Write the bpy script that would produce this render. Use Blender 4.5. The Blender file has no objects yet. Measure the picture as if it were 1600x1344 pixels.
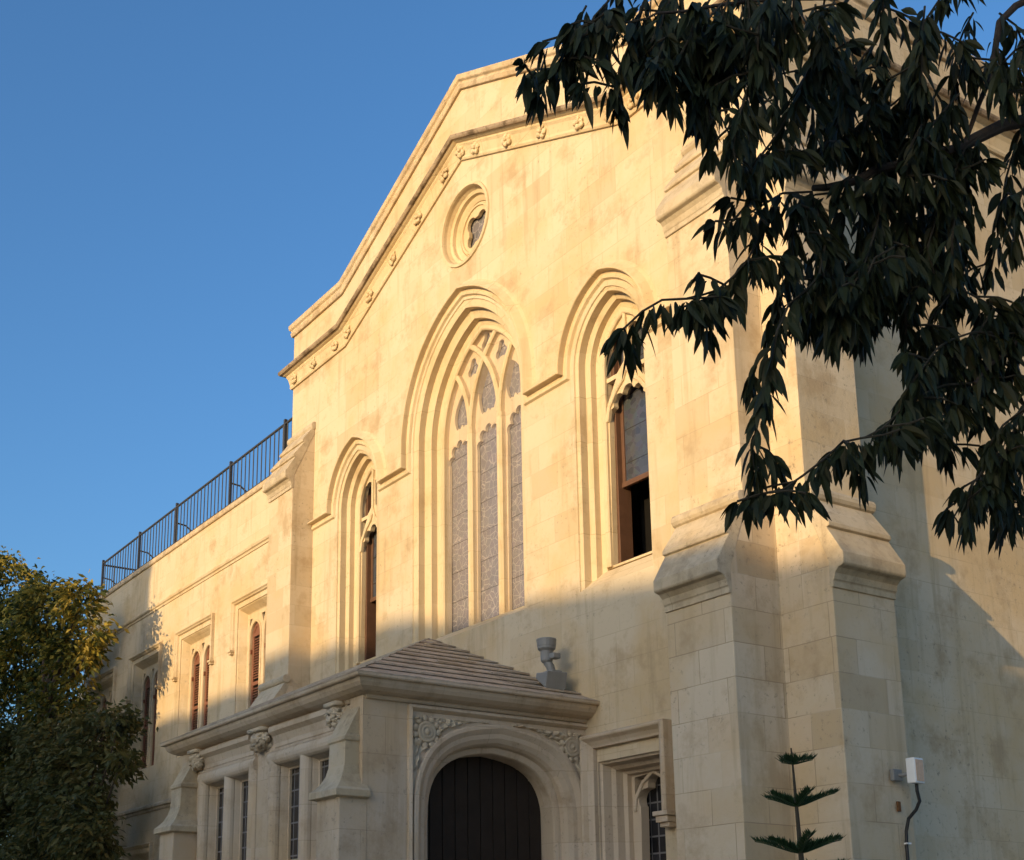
import bpy, bmesh, math, random
from mathutils import Vector, Matrix, noise
from mathutils.geometry import tessellate_polygon
rad = math.radians
random.seed(7)
scene = bpy.context.scene
COL = scene.collection

# ------------------------------------------------------------ camera
cam_d = bpy.data.cameras.new('camera'); cam = bpy.data.objects.new('camera', cam_d); COL.objects.link(cam)
cam.matrix_world = Matrix(((0.52324, 0.197128, 0.829072, 15.0), (0.852185, -0.122214, -0.508768, -10.0),
                           (0.001032, 0.97273, -0.231937, 1.6), (0, 0, 0, 1)))
cam_d.sensor_width = 36; cam_d.lens = 45.99; cam_d.shift_x = 0.09375; cam_d.shift_y = 0.2106
cam_d.clip_start = 0.1; cam_d.clip_end = 3000
scene.camera = cam

# ------------------------------------------------------------ sky, sun, exposure
SUN_EL, SUN_AZ = 7.6, 15.0           # degrees; azimuth to the right of the facade's normal
world = bpy.data.worlds.new('World'); scene.world = world; world.use_nodes = True
wn = world.node_tree.nodes; wl = world.node_tree.links
sky = wn.new('ShaderNodeTexSky'); sky.sky_type = 'NISHITA'; sky.sun_disc = False
sky.sun_elevation = rad(SUN_EL); sky.sun_rotation = rad(180 - SUN_AZ)
sky.altitude = 200; sky.air_density = 1.0; sky.dust_density = 4.0; sky.ozone_density = 3.7
hsv = wn.new('ShaderNodeHueSaturation'); hsv.inputs['Saturation'].default_value = 1.06; wl.new(sky.outputs[0], hsv.inputs['Color']); wl.new(hsv.outputs[0], wn['Background'].inputs[0]); wn['Background'].inputs[1].default_value = 0.15
s = Vector((math.sin(rad(SUN_AZ)) * math.cos(rad(SUN_EL)), -math.cos(rad(SUN_AZ)) * math.cos(rad(SUN_EL)), math.sin(rad(SUN_EL))))
sun_d = bpy.data.lights.new('sun', 'SUN'); sun_d.energy = 2.05; sun_d.angle = rad(0.4); sun_d.color = (1.0, 0.71, 0.355)
sun = bpy.data.objects.new('sun', sun_d); COL.objects.link(sun); sun.rotation_euler = s.to_track_quat('Z', 'Y').to_euler()
sun.location = (20, -60, 40)
scene.view_settings.view_transform = 'Standard'; scene.view_settings.look = 'None'
scene.view_settings.exposure = 1.2; scene.view_settings.gamma = 1.0
scene.cycles.max_bounces = 8; scene.cycles.transparent_max_bounces = 12

# ------------------------------------------------------------ materials
def mat(name):
    m = bpy.data.materials.new(name); m.use_nodes = True
    nt = m.node_tree; return m, nt, nt.nodes['Principled BSDF']
def N(nt, t, **kw):
    n = nt.nodes.new(t)
    for k, v in kw.items():
        if k in n.inputs: n.inputs[k].default_value = v
        else: setattr(n, k, v)
    return n
def mixc(nt, fac, a, b, mode='MIX'):
    n = nt.nodes.new('ShaderNodeMix'); n.data_type = 'RGBA'; n.blend_type = mode
    for i, v in ((0, fac), (6, a), (7, b)):
        if isinstance(v, (int, float)): n.inputs[i].default_value = v
        elif isinstance(v, (tuple, list)): n.inputs[i].default_value = (*v, 1)
        else: nt.links.new(v, n.inputs[i])
    return n.outputs[2]
def math_(nt, op, a, b=0.0, clamp=False):
    n = nt.nodes.new('ShaderNodeMath'); n.operation = op; n.use_clamp = clamp
    for i, v in ((0, a), (1, b)):
        if isinstance(v, (int, float)): n.inputs[i].default_value = v
        else: nt.links.new(v, n.inputs[i])
    return n.outputs[0]
def ramp(nt, fac, stops):
    n = nt.nodes.new('ShaderNodeValToRGB'); e = n.color_ramp.elements
    while len(e) < len(stops): e.new(0.5)
    for el, (p, c) in zip(e, stops):
        el.position = p; el.color = (*c, 1) if isinstance(c, tuple) else (c, c, c, 1)
    nt.links.new(fac, n.inputs[0]); return n.outputs[0]
def noise_(nt, vec, scale, detail=4, rough=0.55):
    n = N(nt, 'ShaderNodeTexNoise', Scale=scale, Detail=detail, Roughness=rough)
    nt.links.new(vec, n.inputs['Vector']); return n.outputs[0]
def wallvec(nt):
    """world position; u runs along the wall whichever way it faces"""
    g = nt.nodes.new('ShaderNodeNewGeometry')
    sp = nt.nodes.new('ShaderNodeSeparateXYZ'); nt.links.new(g.outputs['Position'], sp.inputs[0])
    sn = nt.nodes.new('ShaderNodeSeparateXYZ'); nt.links.new(g.outputs['True Normal'], sn.inputs[0])
    k = math_(nt, 'GREATER_THAN', math_(nt, 'ABSOLUTE', sn.outputs[0]), 0.7)
    u = math_(nt, 'ADD', math_(nt, 'MULTIPLY', sp.outputs[1], k), math_(nt, 'MULTIPLY', sp.outputs[0], math_(nt, 'SUBTRACT', 1.0, k)))
    cb = nt.nodes.new('ShaderNodeCombineXYZ'); nt.links.new(u, cb.inputs[0]); nt.links.new(sp.outputs[2], cb.inputs[1]); nt.links.new(k, cb.inputs[2])
    return g.outputs['Position'], cb.outputs[0], sp.outputs[2]

def stone(name, base, blocks=0.5, joint=0.5, blotch=0.5, specks=0.35, lichen=0.0, course=0.36, width=0.72, bump=0.25):
    m, nt, P = mat(name); L = nt.links
    pos, uv, z = wallvec(nt)
    # wobble the joints a little
    nw = N(nt, 'ShaderNodeTexNoise', Scale=2.3, Detail=2.0); L.new(pos, nw.inputs['Vector'])
    ad = N(nt, 'ShaderNodeVectorMath', operation='MULTIPLY_ADD'); L.new(nw.outputs[1], ad.inputs[0]); ad.inputs[1].default_value = (0.02, 0.012, 0); L.new(uv, ad.inputs[2])
    br = N(nt, 'ShaderNodeTexBrick', Scale=1.0); br.offset = 0.43; br.squash = 0.78; br.squash_frequency = 3
    br.inputs['Mortar Size'].default_value = 0.0055; br.inputs['Mortar Smooth'].default_value = 0.35
    br.inputs['Brick Width'].default_value = width; br.inputs['Row Height'].default_value = course
    br.inputs['Color1'].default_value = (0, 0, 0, 1); br.inputs['Color2'].default_value = (1, 1, 1, 1); br.inputs['Mortar'].default_value = (0.5, 0.5, 0.5, 1)
    L.new(ad.outputs[0], br.inputs['Vector'])
    b = base
    tone = ramp(nt, br.outputs[0], [(0.0, tuple(c * f for c, f in zip(b, (0.74, 0.68, 0.58)))), (0.16, tuple(c * f for c, f in zip(b, (0.90, 0.86, 0.80)))),
                                    (0.45, b), (0.8, tuple(c * f for c, f in zip(b, (1.05, 1.06, 1.09)))), (1.0, tuple(c * f for c, f in zip(b, (1.0, 0.95, 0.90))))])
    col = mixc(nt, blocks, b, tone)
    # broad ochre and grey washes
    n1 = noise_(nt, pos, 0.55, 6, 0.62); col = mixc(nt, math_(nt, 'MULTIPLY', ramp(nt, n1, [(0.47, 0.0), (0.62, 1.0)]), blotch * 0.7), col, tuple(c * f for c, f in zip(b, (0.92, 0.80, 0.60))))
    n2 = noise_(nt, pos, 1.7, 7, 0.68); col = mixc(nt, math_(nt, 'MULTIPLY', ramp(nt, n2, [(0.52, 0.0), (0.66, 1.0)]), blotch * 0.65), col, tuple(c * f for c, f in zip(b, (0.66, 0.57, 0.46))))
    # streaks run down the wall
    st = N(nt, 'ShaderNodeVectorMath', operation='MULTIPLY'); L.new(pos, st.inputs[0]); st.inputs[1].default_value = (5, 5, 0.45)
    n3 = noise_(nt, st.outputs[0], 1.0, 4, 0.6); col = mixc(nt, math_(nt, 'MULTIPLY', ramp(nt, n3, [(0.55, 0.0), (0.70, 1.0)]), blotch * 0.5), col, tuple(c * f for c, f in zip(b, (0.62, 0.56, 0.46))))
    # pits and small dark specks, gathered in patches
    n4 = noise_(nt, pos, 15.0, 8, 0.78); sp = math_(nt, 'MULTIPLY', ramp(nt, n4, [(0.57, 0.0), (0.65, 1.0)]), ramp(nt, noise_(nt, pos, 0.9, 3), [(0.42, 0.0), (0.57, 1.0)]))
    col = mixc(nt, math_(nt, 'MULTIPLY', sp, specks), col, tuple(c * 0.38 for c in b))
    # joints
    jn = math_(nt, 'MULTIPLY', br.outputs[1], ramp(nt, noise_(nt, pos, 0.8, 4), [(0.40, 0.1), (0.56, 1.0)]))
    col = mixc(nt, math_(nt, 'MULTIPLY', jn, joint), col, tuple(c * f for c, f in zip(b, (0.5, 0.44, 0.36))))
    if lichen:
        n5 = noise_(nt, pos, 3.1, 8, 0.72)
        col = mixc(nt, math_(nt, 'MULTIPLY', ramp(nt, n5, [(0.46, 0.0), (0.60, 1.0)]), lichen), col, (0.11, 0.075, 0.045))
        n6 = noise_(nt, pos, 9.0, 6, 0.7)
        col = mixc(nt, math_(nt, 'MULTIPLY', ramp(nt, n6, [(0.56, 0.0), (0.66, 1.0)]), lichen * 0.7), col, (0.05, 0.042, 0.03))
    L.new(col, P.inputs['Base Color']); P.inputs['Roughness'].default_value = 0.9
    P.inputs['Specular IOR Level'].default_value = 0.2
    h = math_(nt, 'ADD', math_(nt, 'MULTIPLY', noise_(nt, pos, 14.0, 8, 0.7), 0.5), math_(nt, 'MULTIPLY', noise_(nt, pos, 2.2, 5, 0.6), 0.9))
    h = math_(nt, 'SUBTRACT', h, math_(nt, 'MULTIPLY', jn, 0.25 * joint + 0.05))
    h = math_(nt, 'SUBTRACT', h, math_(nt, 'MULTIPLY', sp, 0.35))
    bp = N(nt, 'ShaderNodeBump', Strength=bump, Distance=0.03); L.new(h, bp.inputs['Height']); L.new(bp.outputs[0], P.inputs['Normal'])
    return m

def plain(name, color, rough=0.6, spec=0.3, metal=0.0, var=0.25, scale=8.0, bump=0.1):
    m, nt, P = mat(name)
    pos = nt.nodes.new('ShaderNodeNewGeometry').outputs['Position']
    n = noise_(nt, pos, scale, 5, 0.65)
    col = mixc(nt, n, tuple(c * (1 - var) for c in color), tuple(min(1, c * (1 + var)) for c in color))
    nt.links.new(col, P.inputs['Base Color'])
    P.inputs['Roughness'].default_value = rough; P.inputs['Specular IOR Level'].default_value = spec; P.inputs['Metallic'].default_value = metal
    if bump:
        bp = N(nt, 'ShaderNodeBump', Strength=bump, Distance=0.01); nt.links.new(noise_(nt, pos, scale * 4, 4), bp.inputs['Height']); nt.links.new(bp.outputs[0], P.inputs['Normal'])
    return m

def leaf_mat(name, dark, light, rough=0.45, trans=0.25, yellow=None, ylim=0.8):
    m, nt, P = mat(name)
    g = nt.nodes.new('ShaderNodeNewGeometry')
    stops = [(0.0, dark), (0.75, light)]
    if yellow: stops = [(0.0, dark), (ylim * 0.8, light), (ylim, yellow), (1.0, tuple(c * 0.8 for c in yellow))]
    col = ramp(nt, g.outputs['Random Per Island'], stops)
    col = mixc(nt, math_(nt, 'MULTIPLY', noise_(nt, g.outputs['Position'], 30.0, 3), 0.4), col, tuple(c * 0.6 for c in dark))
    nt.links.new(col, P.inputs['Base Color']); P.inputs['Roughness'].default_value = rough; P.inputs['Specular IOR Level'].default_value = 0.22
    tr = N(nt, 'ShaderNodeBsdfTranslucent'); nt.links.new(col, tr.inputs[0])
    mx = N(nt, 'ShaderNodeMixShader'); mx.inputs[0].default_value = trans
    nt.links.new(P.outputs[0], mx.inputs[1]); nt.links.new(tr.outputs[0], mx.inputs[2])
    nt.links.new(mx.outputs[0], nt.nodes['Material Output'].inputs[0])
    return m

STONE = (0.60, 0.49, 0.335)
M = {}
M['smooth'] = stone('limestone_facade', STONE, blocks=0.5, joint=0.4, blotch=1.0, specks=0.75, bump=0.3)
M['ashlar'] = stone('limestone_ashlar', (0.60, 0.49, 0.345), blocks=0.9, joint=0.75, blotch=0.9, specks=0.7, bump=0.35)
M['wing'] = stone('limestone_wing', (0.62, 0.50, 0.335), blocks=0.3, joint=0.35, blotch=0.85, specks=0.6)
M['mould'] = stone('limestone_moulding', (0.62, 0.495, 0.315), blocks=0.3, joint=0.55, blotch=0.7, specks=0.5, width=0.9, course=0.62)
M['porch'] = stone('limestone_porch', (0.56, 0.455, 0.335), blocks=0.5, joint=0.4, blotch=0.9, specks=0.6, width=0.9, course=0.42)
M['coping'] = stone('weathered_coping', (0.58, 0.46, 0.31), blocks=0.3, joint=0.3, blotch=0.8, specks=0.8, lichen=0.32)
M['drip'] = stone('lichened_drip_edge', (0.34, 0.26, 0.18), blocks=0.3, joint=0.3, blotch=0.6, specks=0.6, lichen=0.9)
M['cap'] = stone('buttress_cap_stone', (0.54, 0.45, 0.32), blocks=0.4, joint=0.5, blotch=0.7, specks=0.7, lichen=0.25, bump=0.2, course=3.0)
M['slab'] = stone('roof_slab_stone', (0.46, 0.385, 0.30), blocks=0.3, joint=0.2, blotch=0.8, specks=0.6, lichen=0.35)
M['carved'] = stone('carved_stone', (0.55, 0.455, 0.33), blocks=0.0, joint=0.0, blotch=0.5, specks=0.5, lichen=0.12)
M['iron'] = plain('dark_iron', (0.045, 0.045, 0.05), 0.55, 0.4)
M['louvre'] = plain('brown_louvre_paint', (0.21, 0.085, 0.045), 0.6, 0.3, var=0.3)
M['sash'] = plain('brown_timber', (0.12, 0.06, 0.035), 0.55, 0.3, var=0.35)
M['door'] = plain('dark_door_timber', (0.028, 0.020, 0.015), 0.6, 0.25, var=0.4, scale=5)
M['dark'] = plain('dark_interior', (0.012, 0.011, 0.010), 0.9, 0.05, bump=0)
M['grey'] = plain('grey_lamp_metal', (0.22, 0.215, 0.20), 0.5, 0.4, var=0.15)
M['white'] = plain('white_lamp_plastic', (0.72, 0.71, 0.68), 0.45, 0.4, var=0.08)
M['amber'] = plain('amber_lamp_lens', (0.62, 0.36, 0.20), 0.25, 0.5, var=0.3, scale=40)
M['cable'] = plain('black_cable', (0.015, 0.015, 0.016), 0.5, 0.4)
M['rust'] = plain('rusty_metal', (0.16, 0.07, 0.025), 0.8, 0.2, var=0.6, scale=30)
M['bark'] = plain('bark', (0.07, 0.052, 0.04), 0.9, 0.1, var=0.5, scale=14, bump=0.6)
M['twig'] = plain('twig_bark', (0.05, 0.042, 0.028), 0.8, 0.2, var=0.4, scale=20)
M['soil'] = plain('packed_earth', (0.40, 0.325, 0.225), 0.95, 0.1, var=0.4, scale=1.2, bump=0.5)
M['asphalt'] = plain('asphalt', (0.06, 0.06, 0.06), 0.95, 0.2, var=0.3, scale=6, bump=0.4)
M['plaster'] = plain('far_plaster', (0.55, 0.50, 0.42), 0.9, 0.1, var=0.12, scale=1.0)
M['tile'] = plain('clay_tile', (0.30, 0.15, 0.09), 0.85, 0.1, var=0.3, scale=6)
M['leaf'] = leaf_mat('long_leaf', (0.012, 0.017, 0.006), (0.035, 0.045, 0.016), 0.6, 0.08, (0.055, 0.05, 0.018), 0.93)
M['treeleaf'] = leaf_mat('tree_leaf', (0.035, 0.05, 0.014), (0.105, 0.115, 0.022), 0.55, 0.3, (0.30, 0.22, 0.03), 0.86)
M['needle'] = leaf_mat('pine_needle', (0.02, 0.045, 0.018), (0.04, 0.085, 0.035), 0.5, 0.15)
def leaded(name, base, line, scale, amt, rough=0.25, grid=False):
    m, nt, P = mat(name); pos, uv, z = wallvec(nt)
    if grid:
        br = N(nt, 'ShaderNodeTexBrick', Scale=1.0); br.offset = 0; br.inputs['Mortar Size'].default_value = 0.011
        br.inputs['Brick Width'].default_value = grid[0]; br.inputs['Row Height'].default_value = grid[1]; nt.links.new(uv, br.inputs['Vector'])
        f = br.outputs[1]; tint = br.outputs[0]
        br.inputs['Color1'].default_value = (*[c * 0.6 for c in base], 1); br.inputs['Color2'].default_value = (*[c * 1.5 for c in base], 1)
        col = mixc(nt, math_(nt, 'MULTIPLY', f, amt), tint, line)
    else:
        v = N(nt, 'ShaderNodeTexVoronoi', Scale=scale, feature='DISTANCE_TO_EDGE'); nt.links.new(uv, v.inputs['Vector'])
        v2 = N(nt, 'ShaderNodeTexVoronoi', Scale=scale); nt.links.new(uv, v2.inputs['Vector'])
        f = ramp(nt, v.outputs[0], [(0.0, 1.0), (0.05, 0.0)])
        hs = N(nt, 'ShaderNodeHueSaturation', Saturation=0.25, Value=0.5); nt.links.new(v2.outputs[1], hs.inputs['Color'])
        col = mixc(nt, 0.07, base, hs.outputs[0]); col = mixc(nt, math_(nt, 'MULTIPLY', f, amt), col, line)
        sv = nt.nodes.new('ShaderNodeSeparateXYZ'); nt.links.new(pos, sv.inputs[0])
        bar = math_(nt, 'LESS_THAN', math_(nt, 'FRACT', math_(nt, 'MULTIPLY', sv.outputs[2], 2.2)), 0.03); col = mixc(nt, bar, col, (0.03, 0.028, 0.026))
    nt.links.new(col, P.inputs['Base Color']); P.inputs['Roughness'].default_value = rough
    bp = N(nt, 'ShaderNodeBump', Strength=0.15, Distance=0.02); nt.links.new(noise_(nt, pos, 5.0, 2), bp.inputs['Height']); nt.links.new(bp.outputs[0], P.inputs['Normal'])
    return m
M['stained'] = leaded('stained_glass', (0.135, 0.125, 0.13), (0.50, 0.44, 0.39), 9.0, 0.62)
M['quarry'] = leaded('leaded_dark_glass', (0.025, 0.024, 0.026), (0.20, 0.19, 0.19), 1, 0.8, 0.15, grid=(0.13, 0.20))
M['sashglass'] = leaded('blue_sash_glass', (0.035, 0.04, 0.055), (0.09, 0.09, 0.11), 12.0, 0.3, 0.12)
def dusty():
    m, nt, P = mat('dusty_protective_glass')
    P.inputs['Base Color'].default_value = (0.62, 0.52, 0.47, 1); P.inputs['Roughness'].default_value = 0.2
    t = N(nt, 'ShaderNodeBsdfTransparent'); mx = N(nt, 'ShaderNodeMixShader')
    g = nt.nodes.new('ShaderNodeNewGeometry'); n = noise_(nt, g.outputs['Position'], 1.5, 4)
    nt.links.new(ramp(nt, n, [(0.3, 0.10), (0.7, 0.2)]), mx.inputs[0])
    nt.links.new(t.outputs[0], mx.inputs[1]); nt.links.new(P.outputs[0], mx.inputs[2]); nt.links.new(mx.outputs[0], nt.nodes['Material Output'].inputs[0])
    return m
M['dusty'] = dusty()

# ------------------------------------------------------------ object helpers
def obj(name, bm, m, parent=None, bevel=0.0, smooth=False, recalc=True):
    if recalc: bmesh.ops.recalc_face_normals(bm, faces=bm.faces)
    me = bpy.data.meshes.new(name); bm.to_mesh(me); bm.free()
    o = bpy.data.objects.new(name, me); COL.objects.link(o)
    me.materials.append(M[m] if isinstance(m, str) else m)
    if smooth:
        for p in me.polygons: p.use_smooth = True
    if parent:
        o.parent = parent
        root = parent
        while root.parent: root = root.parent
        if parent is root and parent.type == 'EMPTY': o.matrix_parent_inverse = Matrix.Translation(-Vector(parent.location))
    if bevel:
        md = o.modifiers.new('edge', 'BEVEL'); md.width = bevel; md.segments = 2; md.limit_method = 'ANGLE'; md.angle_limit = rad(35)
    return o
def thing(name, label, cat, loc, group=None):
    o = bpy.data.objects.new(name, None); COL.objects.link(o); o.location = loc; o.empty_display_size = 0.3
    return tag(o, label, cat, group)
def tag(o, label, cat, group=None):
    o['label'] = label; o['category'] = cat
    if group: o['group'] = group
    return o
def kind(o, k): o['kind'] = k; return o

def B(): return bmesh.new()
def FRONT(y0=0.0):
    return lambda u, v, d: (u, y0 + d, v)            # faces -Y, depth goes into the wall (+Y)
def SIDE(x0):
    return lambda u, v, d: (x0 - d, u, v)            # faces +X, depth goes into the wall (-X)
def face(bm, vs):
    try: return bm.faces.new(vs)
    except ValueError: return None
def plate(bm, outer, holes, d0, d1, mp, back=False):
    loops = [outer] + list(holes)
    flat = [p for l in loops for p in l]
    a = [bm.verts.new(mp(p[0], p[1], d0)) for p in flat]
    for t in tessellate_polygon([[Vector((p[0], p[1], 0)) for p in l] for l in loops]): face(bm, [a[i] for i in t])
    if d1 is None: return
    b = [bm.verts.new(mp(p[0], p[1], d1)) for p in flat]; k = 0
    for l in loops:
        n = len(l)
        for i in range(n): face(bm, (a[k + i], a[k + (i + 1) % n], b[k + (i + 1) % n], b[k + i]))
        k += n
    if back:
        for t in tessellate_polygon([[Vector((p[0], p[1], 0)) for p in l] for l in loops]): face(bm, [b[i] for i in t])
def loft(bm, rings, closed=False):
    vs = [[bm.verts.new(p) for p in r] for r in rings]
    for r0, r1 in zip(vs, vs[1:]):
        n = len(r0)
        for i in range(n if closed else n - 1): face(bm, (r0[i], r0[(i + 1) % n], r1[(i + 1) % n], r1[i]))
    return vs
def box(bm, x0, x1, y0, y1, z0, z1):
    v = [bm.verts.new((x, y, z)) for x in (x0, x1) for y in (y0, y1) for z in (z0, z1)]
    for f in ((0, 1, 3, 2), (4, 6, 7, 5), (0, 4, 5, 1), (2, 3, 7, 6), (0, 2, 6, 4), (1, 5, 7, 3)): bm.faces.new([v[i] for i in f])
def tube(bm, pts, r, n=6, caps=True, up=None):
    """r: a number or one radius per point"""
    pts = [Vector(p) for p in pts]; rs = r if isinstance(r, (list, tuple)) else [r] * len(pts)
    rings = []; ref = Vector(up) if up else None
    for i, p in enumerate(pts):
        t = (pts[min(i + 1, len(pts) - 1)] - pts[max(i - 1, 0)]).normalized()
        if ref is None or abs(ref.dot(t)) > 0.97: ref = t.orthogonal().normalized()
        a = (ref - t * ref.dot(t)).normalized(); b = t.cross(a); ref = a
        rings.append([bm.verts.new(p + a * math.cos(2 * math.pi * k / n) * rs[i] + b * math.sin(2 * math.pi * k / n) * rs[i]) for k in range(n)])
    for r0, r1 in zip(rings, rings[1:]):
        for k in range(n): face(bm, (r0[k], r0[(k + 1) % n], r1[(k + 1) % n], r1[k]))
    if caps: face(bm, rings[0]); face(bm, list(reversed(rings[-1])))
def prism_u(bm, prof, u0, u1, mp):
    """profile polygon (depth-outward p, z) swept straight along u; mp(u, z, p)"""
    a = [bm.verts.new(mp(u0, z, -p)) for p, z in prof]; b = [bm.verts.new(mp(u1, z, -p)) for p, z in prof]
    n = len(prof)
    for i in range(n): face(bm, (a[i], a[(i + 1) % n], b[(i + 1) % n], b[i]))
    for vs in (a, b):
        for t in tessellate_polygon([[Vector((p, z, 0)) for p, z in prof]]): face(bm, [vs[i] for i in t])
def sweep(bm, path, prof, closed_prof=True, caps=True):
    """path: list of (point, outward vector); profile points (out, up)"""
    rings = [[bm.verts.new(Vector(P) + Vector(o) * d + Vector((0, 0, h))) for d, h in prof] for P, o in path]
    n = len(prof)
    for r0, r1 in zip(rings, rings[1:]):
        for k in range(n if closed_prof else n - 1): face(bm, (r0[k], r0[(k + 1) % n], r1[(k + 1) % n], r1[k]))
    if caps and closed_prof:
        for vs in (rings[0], rings[-1]):
            for t in tessellate_polygon([[Vector((d, h, 0)) for d, h in prof]]): face(bm, [vs[i] for i in t])
def arch(cx, hw, zs, R, zb, off=0.0, n=14):
    """pointed arch, open outline from the left foot to the right foot; offsets stay concentric"""
    h, r = hw + off, R + off; c = R - hw
    a0 = math.acos(min(1, c / r))
    pts = [(cx - h, zb)]
    for i in range(n + 1):
        a = math.pi - (math.pi - (math.pi - a0)) * i / n
        pts.append((cx + c + r * math.cos(a), zs + r * math.sin(a)))
    for i in range(1, n + 1):
        a = a0 * (1 - i / n)
        pts.append((cx - c + r * math.cos(a), zs + r * math.sin(a)))
    pts.append((cx + h, zb)); return pts
def arch_half(cx, hw, zs, R, off=0, n=14):
    p = arch(cx, hw, zs, R, zs, off, n); return p[1:-1]
def lobes(cx, hw, zs, zt, k=3, steps=6, r=None, zb=None):
    """cusped light: foot, jambs, then k foils round the head (union of k circles seen from the springing)"""
    zb = zs - 1 if zb is None else zb
    rise = zt - zs; r = r or hw * (0.42 if k == 3 else 0.255); cs = []
    for i in range(k):
        th = math.pi - math.pi * (i + 0.30) / (k - 1 + 0.60)
        cs.append(((hw - r) * math.cos(th), max(0.0, (rise - r) * math.sin(th))))
    pts = [(cx - hw, zb)]; n = k * 9
    for j in range(n + 1):
        a = math.pi * (1 - j / n); dx, dz = math.cos(a), math.sin(a); best = 0.60 * min(hw, rise)
        for ccx, ccz in cs:
            bq = dx * ccx + dz * ccz; q = bq * bq - (ccx * ccx + ccz * ccz - r * r)
            if q > 0: best = max(best, bq + math.sqrt(q))
        pts.append((cx + max(-hw, min(hw, best * dx)), zs + best * dz + 0.002))
    pts.append((cx + hw, zb))
    return pts
def circ(cx, cz, r, n=24, a0=0): return [(cx + r * math.cos(a0 + 2 * math.pi * i / n), cz + r * math.sin(a0 + 2 * math.pi * i / n)) for i in range(n)]
def foil(cx, cz, R, r, k=3, a0=math.pi / 2, steps=7):
    pts = []
    for i in range(k):
        th = a0 - 2 * math.pi * i / k
        for j in range(steps + 1):
            a = th + rad(100) - rad(200) * j / steps
            pts.append((cx + R * math.cos(th) + r * math.cos(a), cz + R * math.sin(th) + r * math.sin(a)))
    return pts
def strip(bm, pts, hw, d0, d1, mp, ch=0.0):
    """flat bar following pts in the wall plane, width 2*hw, chamfered front"""
    n = len(pts); L = []; Rr = []
    for i, p in enumerate(pts):
        q0 = pts[max(i - 1, 0)]; q1 = pts[min(i + 1, n - 1)]
        tx, tz = q1[0] - q0[0], q1[1] - q0[1]; l = math.hypot(tx, tz) or 1
        L.append((-tz / l, tx / l))
    rings = []
    for (nx, nz), p in zip(L, pts):
        rings.append([bm.verts.new(mp(p[0] + nx * o, p[1] + nz * o, d)) for o, d in ((-hw, d1), (-hw, d0 + ch), (-hw + ch, d0), (hw - ch, d0), (hw, d0 + ch), (hw, d1))])
    for r0, r1 in zip(rings, rings[1:]):
        for k in range(5): face(bm, (r0[k], r0[k + 1], r1[k + 1], r1[k]))
    face(bm, rings[0]); face(bm, rings[-1])
def blob(bm, c, sc, seed=0, amp=0.3, freq=9.0, sub=3):
    r = bmesh.ops.create_icosphere(bm, subdivisions=sub, radius=1.0); s_ = Vector((seed * 3.1, seed * 1.7, 0))
    for v in r['verts']:
        d = v.co.normalized()
        f = 1 + amp * (0.7 * noise.noise(d * freq * 0.2 + s_) + 0.55 * abs(noise.noise(d * freq * 0.45 + s_)) - 0.5 * abs(noise.noise(d * freq + s_)))
        v.co = Vector((c[0] + d.x * sc[0] * f, c[1] + d.y * sc[1] * f, c[2] + d.z * sc[2] * f))
def turn(bm, prof, mp_, n=20):
    """profile (r, d) turned about a face normal; mp_(u, v, d)"""
    rings = [[mp_(r * math.cos(2 * math.pi * k / n), r * math.sin(2 * math.pi * k / n), d) for k in range(n)] for r, d in prof]
    loft(bm, rings, closed=True)

# ============================================================ SETTING
bm = B(); v = [bm.verts.new(p) for p in ((-600, -600, 0), (600, -600, 0), (600, 600, 0), (-600, 600, 0))]; bm.faces.new(v)
kind(obj('ground', bm, 'soil'), 'structure')
bm = B(); v = [bm.verts.new(p) for p in ((-200, -34, 0.004), (200, -34, 0.004), (200, -12, 0.004), (-200, -12, 0.004))]; bm.faces.new(v)
kind(obj('road', bm, 'asphalt'), 'structure')

# ============================================================ CHURCH
XC = 0.06; HW = 5.8
def X(x): return x + XC
def FX(y0=0.0): return lambda u, v, d: (u + XC, y0 + d, v)
church = thing('church', 'cream limestone church with a round window and three pointed windows above its porch', 'church', (XC, 0, 0))
WIN = [(0.0, 1.46, 9.35, 1.95, 6.10), (-3.25, 0.68, 9.05, 0.93, 6.05), (3.25, 0.68, 9.05, 0.93, 6.05)]
SW = (2.81, 3.94, 1.0, 3.88)                                    # small window beside the porch (facade x)
ROS = (0.06, 12.47, 0.60)
bm = B()
out = [(-HW, 0), (HW, 0), (HW, 13.2), (3.85, 13.2), (0, 14.95), (-3.85, 13.2), (-HW, 13.2)]
holes = [arch(*w) for w in WIN] + [circ(*ROS, 32), [(SW[0], SW[2]), (SW[1], SW[2]), (SW[1], SW[3]), (SW[0], SW[3])]]
plate(bm, out, holes, 0, None, FX())
facade = obj('facade', bm, 'smooth', church)

# side walls, back, roof
bm = B(); plate(bm, [(0, 0), (26, 0), (26, 13.2), (0, 13.2)], [], 0, None, SIDE(X(HW))); obj('nave_wall', bm, 'smooth', church)
bm = B(); plate(bm, [(0, 0), (26, 0), (26, 13.2), (0, 13.2)], [], 0, None, SIDE(X(-HW)))
plate(bm, out, [], 0, None, FX(26)); obj('rear_wall', bm, 'smooth', church)
bm = B()
for sx in (-1, 1):
    vs = [bm.verts.new(p) for p in ((X(sx * 5.75), 0.3, 12.7), (X(0), 0.3, 14.6), (X(0), 25.9, 14.6), (X(sx * 5.75), 25.9, 12.7))]; bm.faces.new(vs)
obj('nave_roof', bm, 'slab', church)

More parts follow.
